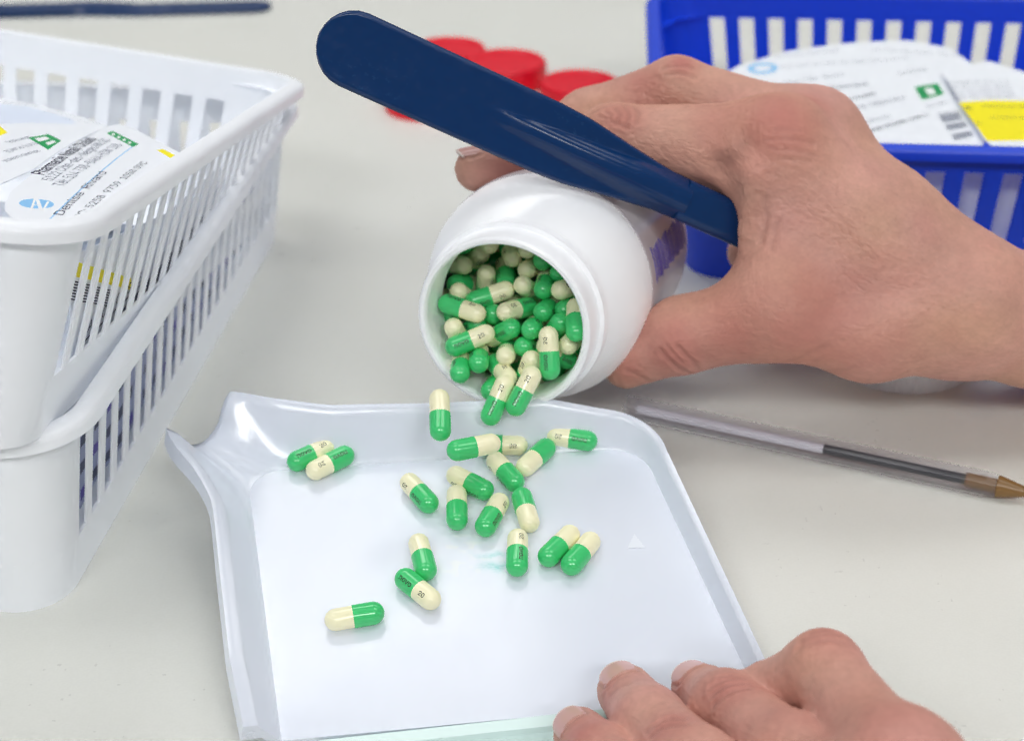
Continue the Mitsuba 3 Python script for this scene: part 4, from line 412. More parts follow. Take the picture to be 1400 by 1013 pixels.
HOLD_CREASES = [([[23.49, -18.81, 98.6], [27.84, -18.98, 100.6], [34.95, -18.11, 100.95]], 0.62, 0.24), ([[35.87, -18.13, 100.92], [37.31, -22.98, 100.06], [36.47, -25.65, 98.22]], 0.75, 0.32), ([[30.57, -20.72, 100.54], [31.68, -23.24, 99.44], [30.69, -25.18, 97.77]], 0.62, 0.28), ([[33.07, -18.89, 100.99], [34.6, -23.92, 99.21], [33.2, -26.19, 97.0]], 0.62, 0.32), ([[25.87, -21.83, 98.92], [29.38, -24.61, 98.1], [33.99, -26.26, 97.05]], 0.62, 0.24), ([[27.55, -21.06, 99.95], [29.11, -23.07, 99.26], [27.8, -24.39, 97.88]], 0.62, 0.24), ([[44.13, -56.67, 39.29], [48.37, -57.57, 35.0], [53.19, -55.26, 31.09]], 0.85, 0.36), ([[48.79, -58.28, 41.81], [53.04, -58.86, 37.62], [55.04, -57.15, 33.69]], 0.8, 0.34), ([[45.53, -57.07, 41.45], [50.17, -58.38, 36.81]], 0.7, 0.22), ([[34.88, -53.36, 30.48], [37.67, -53.94, 29.52], [41.48, -52.54, 26.61]], 0.8, 0.28), ([[81.09, -62.51, 39.14], [84.59, -64.16, 42.01], [90.47, -64.51, 45.18]], 1.1, 0.16), ([[90.56, -56.47, 33.55], [95.44, -60.63, 34.63], [100.61, -64.7, 39.46]], 1.2, 0.14), ([[85.56, -57.95, 35.61], [90.15, -63.35, 40.99]], 1.0, 0.12), ([[105.77, -59.13, 29.84], [113.88, -61.04, 33.42], [120.52, -61.41, 36.66]], 1.2, 0.1), ([[72.07, -40.44, 98.63], [78.48, -41.12, 99.31], [85.98, -40.21, 97.63]], 0.62, 0.2), ([[72.69, -41.61, 97.1], [80.61, -42.72, 96.35], [85.99, -42.05, 94.96]], 0.62, 0.18), ([[74.92, -39.34, 101.13], [81.53, -39.18, 101.09]], 0.62, 0.16), ([[77.0, -43.64, 94.62], [84.48, -43.35, 93.44]], 0.62, 0.16), ([[45.9, 0.91, 105.88], [50.32, -0.08, 106.86], [55.42, -0.36, 106.32]], 0.62, 0.24), ([[47.06, -1.55, 104.74], [50.95, -2.15, 105.34], [55.45, -3.01, 104.42]], 0.62, 0.24), ([[71.71, -48.9, 71.08], [73.1, -46.6, 76.9], [72.24, -44.77, 83.21]], 0.9, 0.3), ([[74.44, -51.58, 70.17], [76.14, -48.08, 76.57]], 0.9, 0.25), ([[63.71, -37.99, 94.37], [68.43, -42.26, 88.72], [68.9, -42.69, 81.04], [67.45, -42.34, 70.83]], 3.2, -1.1), ([[79.07, -41.44, 98.8], [90.47, -46.46, 84.86], [104.98, -55.24, 71.09]], 4.5, -0.5), ([[65.97, -38.42, 96.61], [62.84, -37.97, 92.55], [60.48, -36.76, 90.44]], 3, 0.6), ([[-14.39, -17.69, 84.17], [-12.07, -17.35, 84.6], [-9.3, -16.87, 85.15], [-7.41, -14.72, 86.26], [-7.18, -11.94, 86.42], [-7.24, -8.6, 84.95], [-7.56, -6.86, 82.78], [-9.5, -6.29, 80.47], [-12.27, -6.46, 79.78], [-14.59, -6.63, 79.27]], 0.55, 0.35)]
HOLD_BUMPS = [([76.23, -37.11, 103.42], 9, 0.9), ([86.76, -25.65, 104.71], 6, 0.6), ([51.79, 0.48, 107.22], 4.5, 0.7), ([31.38, -22.66, 99.76], 6.5, 0.6), ([49.65, -58.33, 42.74], 7, 0.6), ([68.95, -42.63, 88.23], 5, 0.7), ([68.46, -42.24, 78.8], 4, 0.5), ([63.15, -35.84, 97.62], 9, -0.5), ([96.25, -53.15, 73.54], 18, -0.6), ([119.79, -61.09, 56.29], 16, 0.5), ([87.15, -46.04, 86.28], 10, -0.5)]
HOLD_RED = [([76.23, -37.11, 103.42], 13, 0.75), ([88.26, -20.61, 103.51], 7, 0.6), ([51.48, 1.08, 107.5], 5, 0.8), ([30.79, -23.2, 99.4], 8, 0.6), ([48.01, -58.18, 40.8], 11, 0.65), ([83.71, -66.02, 47.38], 26, 0.5), ([40.33, 0.76, 101.54], 8, 0.5), ([63.48, -32.81, 100.89], 14, 0.4), ([0.23, -20.35, 81.33], 9, 0.6), ([65.11, -62.7, 47.19], 16, 0.55), ([34.9, -53.31, 31.35], 7, 0.55), ([101.13, -65.37, 44.39], 18, 0.3)]  # reddened skin; on thumb and thenar the colour also stands in for shade
REST_CREASES = [([[44.13, -189.15, 28.82], [47.23, -188.63, 30.11], [51.21, -187.67, 29.88]], 0.75, 0.32), ([[44.22, -191.54, 28.73], [47.25, -190.87, 30.5], [51.01, -191.09, 31.25]], 0.75, 0.36), ([[43.97, -194.16, 28.17], [47.36, -193.9, 31.18], [51.11, -193.42, 32.18]], 0.75, 0.28), ([[45.78, -186.71, 29.46], [49.59, -186.9, 29.91]], 0.62, 0.24), ([[29.04, -202.71, 28.68], [32.18, -201.91, 31.11], [35.87, -203.86, 32.89]], 0.75, 0.32), ([[29.45, -204.69, 29.07], [32.36, -204.75, 31.82], [35.86, -206.95, 34.32]], 0.75, 0.32), ([[30.7, -202.68, 30.31], [33.82, -202.05, 31.8]], 0.62, 0.24), ([[62.69, -189.08, 41.46], [66.11, -189.09, 42.95], [70.42, -188.46, 42.71]], 0.75, 0.24), ([[61.78, -190.74, 40.76], [66.48, -190.86, 43.13], [70.79, -191.27, 43.01]], 0.75, 0.24), ([[64.72, -187.63, 42.28], [68.74, -186.97, 42.63]], 0.62, 0.2), ([[22.43, -180.54, 18.57], [26.58, -181.61, 23.06]], 0.75, 0.2), ([[22.35, -177.35, 17.81], [26.28, -176.55, 20.71]], 0.62, 0.16), ([[9.27, -185.76, 11.53], [9.83, -187.52, 12.43], [10.52, -189.59, 13.58], [11.35, -190.57, 15.67], [12.38, -189.98, 17.35], [14.36, -188.79, 18.7], [16.09, -187.7, 18.92], [17.08, -185.62, 18.08], [16.63, -183.4, 17.09], [16.2, -181.57, 16.27]], 0.55, 0.35), ([[20.17, -170.41, 12.87], [20.64, -172.37, 13.88], [21.23, -174.7, 15.14], [22.43, -175.8, 17.31], [24.07, -175.3, 18.83], [26.77, -174.36, 19.7], [28.89, -173.55, 19.4], [30.16, -171.59, 18.03], [29.88, -169.15, 16.86], [29.59, -167.13, 15.91]], 0.55, 0.35), ([[37.4, -170.84, 13.12], [37.92, -172.66, 14.35], [38.56, -174.81, 15.87], [39.6, -175.66, 18.16], [40.98, -174.95, 19.69], [43.38, -173.78, 20.63], [45.34, -172.86, 20.42], [46.49, -170.94, 19.0], [46.13, -168.66, 17.58], [45.77, -166.76, 16.41]], 0.55, 0.35)]
REST_BUMPS = [([47.21, -191.72, 30.65], 5.5, 0.5), ([32.36, -204.75, 31.82], 5.5, 0.5), ([67.12, -189.34, 43.11], 7, 0.4)]
REST_RED = [([47.21, -191.72, 30.65], 7, 0.55), ([32.36, -204.75, 31.82], 7, 0.5), ([67.17, -190.13, 43.18], 8, 0.45), ([14.81, -195.53, 22.24], 8, 0.7), ([22.35, -177.35, 17.81], 6, 0.35), ([38.95, -174.37, 17.21], 6, 0.4), ([70.89, -224.77, 52.5], 14, 0.35), ([53.67, -209.28, 38.48], 8, 0.3)]

# ------------------------------------------------------------------ worktop
top = trimesh.creation.box((1700, 1500, 24))
top.apply_translation((60, 250, -12))
add('worktop', top, 'table_laminate', label='matt off white laminate worktop that everything stands on', kind='structure')

# ------------------------------------------------------------------ counting tray
TAU = math.radians(10.0)
T0 = np.array([-17.4, -174.9, 2.0])
TU, TV, TN = np.array([1.0, 0, 0]), np.array([0, math.cos(TAU), math.sin(TAU)]), np.array([0, -math.sin(TAU), math.cos(TAU)])
FL, RL, RR, FR = [np.array(p, float) for p in TRAY_FLOOR]


def fillet(a, b, c, r, n=12):
    """points of a rounded corner at b on the way from a to c"""
    u, w = unit(a - b), unit(c - b)
    half = math.acos(np.clip(u @ w, -1, 1)) / 2
    t = r / math.tan(half)
    o = b + unit(u + w) * (r / math.sin(half))
    p0, p1 = b + u * t, b + w * t
    a0, a1 = math.atan2(*(p0 - o)[::-1]), math.atan2(*(p1 - o)[::-1])
    da = (a1 - a0 + math.pi) % (2 * math.pi) - math.pi
    return [o + r * np.array([math.cos(a0 + da * k / n), math.sin(a0 + da * k / n)]) for k in range(n + 1)]


def dense(pts, step):
    out = [pts[0]]
    for a, b in zip(pts[:-1], pts[1:]):
        k = max(1, int(np.linalg.norm(b - a) / step))
        out += [a + (b - a) * i / k for i in range(1, k + 1)]
    return np.array(out)


TRAY_SPOUT = np.array([(-48, -7, 0.5, 10.5), (-24, -7.5, 1, 10.5), (-14, -12, 4, 11.5), (-9, -18, 8.6, 12.8), (-6.5, -20.2, 11.6, 12.6), (-5.0, -18.6, 10.6, 9.0), (-3, -16.2, 8.8, 5.5), (0, -14.6, 9.0, 4.2),
                       (3.2, -13.6, 11.6, 7), (5.2, -14, 15, 12), (7, -14, 16.6, 14), (14, -7.5, 13, 13.8), (24, -1, 10, 13), (48, 0, 9.5, 13)], float)
cl, cr = fillet(FL, RL, RR, 8.0), fillet(RL, RR, FR, 12.0)
path = dense([FL] + cl + cr + [FR], 0.7)
seg = np.linalg.norm(np.diff(path, axis=0), axis=1)
arc_s = np.r_[0, np.cumsum(seg)]
tan = np.gradient(path, axis=0)
tan /= np.linalg.norm(tan, axis=1, keepdims=True)
for _ in range(3):
    tan[1:-1] = (tan[:-2] + 2 * tan[1:-1] + tan[2:]) / 4
tan /= np.linalg.norm(tan, axis=1, keepdims=True)
nor = np.stack([-tan[:, 1], tan[:, 0]], 1)
s_l = arc_s[np.argmin(np.linalg.norm(path - cl[6], axis=1))]
s_r = arc_s[np.argmin(np.linalg.norm(path - cr[6], axis=1))]
ds = arc_s - s_l
out = np.interp(arc_s, [0, 20, s_l - 10, s_l + 30, s_r - 25, s_r + 8, arc_s[-1]], TRAY_OUT)
hgt = np.interp(arc_s, [0, 20, s_l - 10, s_l + 30, s_r - 25, s_r + 8, arc_s[-1]], TRAY_H)
disp = nor * out[:, None]
corner = PchipInterpolator(TRAY_SPOUT[:, 0], TRAY_SPOUT[:, 1:])(np.clip(ds, TRAY_SPOUT[0, 0], TRAY_SPOUT[-1, 0]))   # the pouring notch between two horns
blend = np.interp(np.abs(ds), [30, 48], [1, 0])[:, None]
disp = disp * (1 - blend) + corner[:, :2] * blend
hgt = hgt * (1 - blend[:, 0]) + corner[:, 2] * blend[:, 0]
dirn = disp / np.linalg.norm(disp, axis=1, keepdims=True)
prof = np.linspace(0, 1, 12)
rows = []
for t in prof:
    rows.append(np.c_[path + disp * (0.55 * t + 0.45 * t ** 2.2), hgt * (t ** 1.7)])
lw = np.interp(arc_s, [s_l - 6, s_l + 6], [1.9, 1.0])[:, None] + 0.9 * np.exp(-((ds + 8) / 6) ** 2)[:, None]
lip = np.c_[path + disp + dirn * 1.6 * lw, hgt + 0.25]
lip2 = np.c_[path + disp + dirn * 2.3 * lw, hgt - 2.4 * lw[:, 0]]
under = []
for t in prof[::-1]:
    under.append(np.c_[path + disp * (0.55 * t + 0.45 * t ** 2.2) + dirn * (1.5 * min(1, t * 3)), hgt * (t ** 1.7) - 1.6])
strip = np.array(rows + [lip, lip2] + under)                                      # (rows, n, 3)
wall = tri(strip, grid_faces(strip.shape[0], strip.shape[1], True, False))
wall = outward(wall)
inner = Polygon(path)
floor = flat(inner.buffer(0.01), 1.6)
floor.apply_translation((0, 0, -1.6))
v = floor.vertices.copy()
ends = []
for e in (0, -1):
    ring = strip[:, e]
    c = ring.mean(0)
    ends.append(tri(np.vstack([ring, c]), [[i, (i + 1) % len(ring), len(ring)] for i in range(len(ring))]))
tray = placed(join([floor, wall] + ends), T0, TU, TV, TN)
add('counting_tray', tray, 'tray_plastic', 40, label='shallow white plastic counting tray with a pouring notch at its left rear corner', category='tray')
# standing foot under the rear of the tray
fp = dense([np.array(RL) + (10, -6), np.array(RR) + (-6, -6)], 4.0)
fv = []
for off in (0, 2.0):
    for p in fp:
        q = T0 + TU * p[0] + TV * (p[1] - off) + TN * -1.5
        fv += [q, [q[0], q[1], 0.3]]
n_ = len(fp) * 2
ff = []
for i in range(len(fp) - 1):
    a = 2 * i
    ff += [[a, a + 1, a + 3, a + 2], [n_ + a, n_ + a + 2, n_ + a + 3, n_ + a + 1], [a, a + 2, n_ + a + 2, n_ + a], [a + 1, n_ + a + 1, n_ + a + 3, a + 3]]
ff += [[0, n_, n_ + 1, 1], [n_ - 2, n_ - 1, 2 * n_ - 1, 2 * n_ - 2]]
add('counting_tray__foot', outward(tri(fv, ff)), 'tray_plastic')
# clear front ledge
fa, fb = FL + np.array([9.0, -0.2]), FR + np.array([-6.0, -0.2])
ledge = []
for w0, h0 in ((0.0, 0.05), (0.6, 1.3), (4.0, 1.6), (5.2, 0.9), (9.0, 0.7), (9.4, -1.4), (0.0, -1.4)):
    ledge.append([T0 + TU * p[0] + TV * (p[1] - w0) + TN * h0 for p in (fa, fb)])
add('counting_tray__front_ledge', loft(np.array(ledge).transpose(1, 0, 2)), 'clear_green', label='pale green see-through ledge along the front of the tray')
mark = Polygon(TRAY_HIGHLIGHT)  # highlight on the tray floor, shaped as a raised pale triangle
add('counting_tray__highlight_patch', placed(flat(mark, 0.25), T0, TU, TV, TN), 'highlight_white', label='small raised white triangle standing in for a highlight on the tray floor')

# ------------------------------------------------------------------ bottle
BM, BA = np.array(BOTTLE_MOUTH), unit(BOTTLE_AXIS)
BX = unit(np.cross(BA, [0, 0, 1.0]))
BY = np.cross(BA, BX)
prof_out = arc(25.0, 1.2, 1.2, 180, 360, 7)[::-1]
prof_out = [(23.4, 2.0), (23.5, 0.9), (24.1, 0.15), (25.0, 0.0), (25.7, 0.35), (26.0, 1.1), (26.0, 8.2), (26.3, 8.8), (27.5, 9.2), (27.6, 9.9), (27.6, 11.0), (27.5, 11.7),
            (27.4, 12.6), (28.0, 14.0), (29.6, 17.0), (31.4, 21.0), (32.9, 25.2), (33.9, 29.0), (34.4, 33.0), (34.5, 37.0), (34.5, 84.0), (34.1, 87.0), (33.0, 89.2), (31.0, 90.2),
            (27.0, 90.4), (24.0, 89.0), (0.01, 88.4)]
prof_in = [(0.01, 87.0), (30.0, 87.0), (32.4, 85.0), (33.0, 80.0), (33.0, 37.0), (32.4, 30.0), (30.4, 22.5), (27.8, 17.5), (25.0, 14.5), (23.4, 13.2)]
body = lathe(prof_out + prof_in, 128)
add('pill_bottle', placed(body, BM, BX, BY, BA), 'bottle_plastic', 35, label='white plastic pill bottle tipped over by the hand, full of green and cream capsules', category='bottle')
# printed film wrapped round the body, open on the upper left side
lab_rows = []
ang = np.radians(np.linspace(BOTTLE_LABEL[0], BOTTLE_LABEL[1], 60))
shell = np.array([[(r * math.cos(a), r * math.sin(a), t) for a in ang] for r, t in ((34.55, 37.0), (34.78, 37.2), (34.78, 82.8), (34.55, 83.0))])
film = loft(shell.transpose(1, 0, 2))
add('pill_bottle__label_film', placed(film, BM, BX, BY, BA), 'label_film', 40, label='glossy greyish printed film round the bottle')
bars = []
for i in range(17):
    t0 = 42.0 + i * 2.35
    t1 = t0 + 0.7 + 1.1 * ((i * 7) % 5) / 5
    a0 = math.radians(BOTTLE_LABEL[2] - 9 + 0.5 * ((i * 3) % 4))
    a1 = math.radians(BOTTLE_LABEL[2] + 9 - 0.8 * ((i * 5) % 3))
    aa = np.linspace(a0, a1, 7)
    bars.append(loft(np.array([[(r * math.cos(a), r * math.sin(a), t) for a in aa] for r, t in ((34.82, t0), (35.0, t0), (35.0, t1), (34.82, t1))]).transpose(1, 0, 2)))
add('pill_bottle__printing', placed(join(bars), BM, BX, BY, BA), 'ink_purple', label='purple printing on the bottle film')

# ------------------------------------------------------------------ capsules
RC, RB, LC = 2.95, 2.82, 15.4


def half(r, z_end, z_open, sign):
    """a rounded half shell from its dome (at sign * z_end) to its open end"""
    p = [(0.01, sign * z_end)] + [(r * math.sin(a), sign * (z_end - r + r * math.cos(a))) for a in np.linspace(0.15, math.pi / 2, 9)]
    p += [(r, z_open + sign * 0.12), (r - 0.08, z_open), (0.01, z_open)]
    return lathe(p if sign < 0 else p, 28)


def wrap(m, r, z0):
    """flat lettering wrapped on the capsule: reads along +z, faces +x"""
    vv = m.vertices.copy()
    x, y, d = vv[:, 0], vv[:, 1], vv[:, 2]
    a = -(y - (y.max() + y.min()) / 2) / r
    rr = r + 0.012 + d
    m = m.copy()
    m.vertices = np.c_[rr * np.cos(a), rr * np.sin(a), z0 + x]
    return m


def centred_text(s, h, depth=0.02, bold=False):
    m = meshkit.text_mesh(s, h, depth, bold)
    m.apply_translation((-(m.bounds[0][0] + m.bounds[1][0]) / 2, 0, 0))
    return m


proto = {}
for nm, m, b, sm in (('cap', half(RC, LC / 2, 0.35, -1), 'capsule_green', 40), ('body', half(RB, LC / 2 - 0.1, 0.0, 1), 'capsule_cream', 40),
                     ('cap__lettering', wrap(centred_text('novo', 1.4, bold=True), RC, -2.75), 'capsule_ink', False),
                     ('body__lettering', wrap(centred_text('20', 1.2, bold=True), RB, 3.4), 'capsule_ink', False)):
    m = trimesh.Trimesh(m.vertices * MM, m.faces, process=False)
    proto[nm] = mikit.ply(m, b, smooth=sm)
GROUP = {'tray': 'capsules lying on the tray', 'fall': 'capsules falling from the bottle', 'heap': 'capsules showing in the bottle mouth', 'deep': 'capsules buried deep in the bottle'}
for i, (tag, c, ax, xx, lab) in enumerate(CAPSULES):
    z, x = unit(ax), np.array(xx, float)
    x = unit(x - z * (x @ z))
    mat = np.eye(4)
    mat[:3, 0], mat[:3, 1], mat[:3, 2], mat[:3, 3] = x, np.cross(z, x), z, np.array(c) * MM
    key = numbered('capsule', i)
    for nm, d in proto.items():
        if tag == 'deep' and 'lettering' in nm:
            continue
        scene[key + '__' + nm] = {**d, 'to_world': T(mat)}
    labels[key] = {'label': ('green and cream ' + lab) if lab and 'green and cream' not in lab and len(lab.split()) < 14 else (lab or 'green and cream capsule buried among others deep in the bottle'), 'category': 'capsule', 'group': GROUP[tag]}


# ------------------------------------------------------------------ spatulas
def spatula(key, o, ex, ez, lab, length=205.0):
    """o: tip; ex: along the blade to the handle; ez: out of the flat face"""
    ex = unit(ex)
    ez = unit(ez - ex * (ez @ ex))
    ey = np.cross(ez, ex)

    def width(s):
        w = np.interp(s, [0, 70, 80, 95, 108, 120], [10.6, 10.6, 10.1, 8.0, 6.4, 6.1])
        return w * math.sqrt(max(0.0, 1 - (1 - min(s, 10.5) / 10.5) ** 2)) if s < 10.5 else w
    ss = np.r_[0.05, 0.5, 1.4, 3, 5, 7.5, 10.5, np.linspace(14, 116, 40)]
    secs = []
    for s in ss:
        w = width(s)
        rise = 4.6 * mikit_step(44, 106, s)                       # the handle's nose rises out of the blade
        wr = np.interp(s, [44, 100, 116], [1.5, 5.4, 6.1])
        u = np.linspace(-1, 1, 33)
        topz = 1.0 + rise * np.clip(1 - (np.abs(u) * w / wr) ** 2.6, 0, 1) + 0.35 * np.abs(u) ** 6 * (1 if s < 100 else 0)
        edge = np.clip((1 - np.abs(u)) * 9, 0, 1) ** 0.5
        ring = [(s, uu * w, z * e) for uu, z, e in zip(u, topz, edge)] + [(s, uu * w, (-0.9 - 0.9 * min(1, rise / 3)) * e) for uu, e in zip(u[::-1][1:-1], edge[::-1][1:-1])]
        secs.append(ring)
    add(key + '__blade', placed(loft(secs), o, ex, ey, ez), 'spatula_plastic', 45)
    hs = []
    for s in np.r_[114.5, 115.2, np.linspace(118, length - 4, 20), length - 1.5, length]:
        g = 1.0 if s < length - 5 else math.sqrt(max(0.02, 1 - ((s - length + 5) / 5.05) ** 2))
        g *= 0.985 if s < 115 else 1
        ww, hh = 6.2 * g, 3.2 * g
        a = np.linspace(0, 2 * np.pi, 32, endpoint=False)
        c, si = np.cos(a), np.sin(a)
        hs.append([(s, ww * np.sign(x) * abs(x) ** 0.45, 1.35 + hh * np.sign(y) * abs(y) ** 0.45) for x, y in zip(c, si)])
    add(key + '__handle', placed(loft(hs), o, ex, ey, ez), 'spatula_plastic', 45)
    labels[key] = lab


def mikit_step(a, b, x):
    t = min(max((x - a) / (b - a), 0), 1)
    return t * t * (3 - 2 * t)


S0, S1 = [np.array(p, float) for p in SPATULA_LINE]
spatula('spatula', S0 - unit(S1 - S0) * 9.5, S1 - S0, np.array(SPATULA_VIEW[0]), {'label': 'dark blue plastic spatula held across the bottle under the gripping fingers', 'category': 'spatula'}, 150)
B0, B1 = [np.array(p, float) for p in BACK_SPATULA]
spatula('spatula_001', B0, B1 - B0, np.array([0, 0, 1.0]), {'label': 'dark blue spatula lying flat behind the white baskets', 'category': 'spatula'})

# ------------------------------------------------------------------ pen
P0, P1 = [np.array(p, float) for p in PEN_LINE]
pd = unit(P1 - P0)
px_ = unit(np.cross([0, 0, 1.0], pd))
pz_ = np.cross(pd, px_)


def hexring(r, n=6, rnd=0.92, rot=0.0):
    a = np.arange(n * 4) * 2 * np.pi / (n * 4) + rot
    k = r * (np.cos(np.pi / n) / np.cos((a - rot) % (2 * np.pi / n) - np.pi / n)) * 1.0
    k = np.minimum(k, r * rnd * 1.06)
    return np.c_[k * np.cos(a), k * np.sin(a)]


def along(ring, s):
    return [P0 + pd * s + px_ * x + pz_ * y for x, y in ring]


plen = np.linalg.norm(P1 - P0)
oring, irng = hexring(4.35, rot=math.pi / 6), np.c_[2.15 * np.cos(np.arange(24) * np.pi / 12), 2.15 * np.sin(np.arange(24) * np.pi / 12)]
shell = [along(oring * 0.94, 0), along(oring, 0.6), along(oring, plen - 3), along(oring * 0.9, plen - 0.4), along(oring * 0.86, plen)]
add('ballpoint_pen__barrel', loft(shell, cap=False), 'pen_clear', label='clear six sided pen barrel')
ring3 = lambda r: np.c_[r * np.cos(np.arange(20) * np.pi / 10), r * np.sin(np.arange(20) * np.pi / 10)]
i0 = PEN_INK
add('ballpoint_pen__refill', loft([along(ring3(1.5), 4), along(ring3(1.5), i0 - 0.1)]), 'pen_tube', 40, label='empty milky end of the refill')
add('ballpoint_pen__ink', loft([along(ring3(1.5), i0), along(ring3(1.5), plen - 9)]), 'pen_ink', 40, label='black ink left in the refill')
add('ballpoint_pen__tip_holder', loft([along(ring3(r), plen + s) for s, r in ((-9, 1.9), (-8.8, 2.1), (0.1, 2.1), (0.2, 3.3), (1.0, 3.3), (8.0, 1.6), (8.6, 1.2))]), 'pen_tip', 30)
add('ballpoint_pen__point', loft([along(ring3(r), plen + s) for s, r in ((8.4, 1.1), (11.0, 0.9), (12.5, 0.4))]), 'brass', 40)
labels['ballpoint_pen'] = {'label': 'clear barrelled black ballpoint pen lying behind the tray corner', 'category': 'pen'}


# ------------------------------------------------------------------ screw caps
def screw_cap(key, r, h, o, bsdf, lab, ribs=60, tilt=(0, 0, 1.0), recess=1.2):
    n = ribs * 6
    a = np.arange(n) * 2 * np.pi / n
    rib = 0.25 * (0.5 + 0.5 * np.cos(a * ribs)) ** 0.6
    secs = []
    for rr, z, kx in ((r - 1.6, 0.05, 0), (r, 0.05, 0.6), (r, 0.8, 1), (r, h - 2.2, 1), (r - 0.3, h - 1.0, 0.5), (r - 1.1, h - 0.2, 0), (r - 2.0, h, 0), (r - 4.2, h, 0), (r - 5.0, h - recess * 0.5, 0), (r - 5.8, h - recess, 0), (1.0, h - recess, 0)):
        q = rr - 0.35 + rib * kx if kx else np.full(n, rr)
        secs.append(np.c_[q * np.cos(a), q * np.sin(a), np.full(n, z)])
    ez = unit(tilt)
    ex = unit(np.cross([0, 1.0, 0], ez))
    add(key, placed(loft(secs), o, ex, np.cross(ez, ex), ez), bsdf, 40, **lab)


for i, (o, r, h, tl, lb) in enumerate(RED_CAPS):
    screw_cap(numbered('screw_cap', i), r, h, o, 'red_plastic', {'label': lb, 'category': 'cap', 'group': 'red screw caps behind the spatula'}, tilt=tl)
screw_cap('screw_cap_004', WHITE_CAP[1], WHITE_CAP[2], WHITE_CAP[0], 'cap_plastic', {'label': 'white screw cap of the bottle lying under the wrist', 'category': 'cap'}, ribs=110)


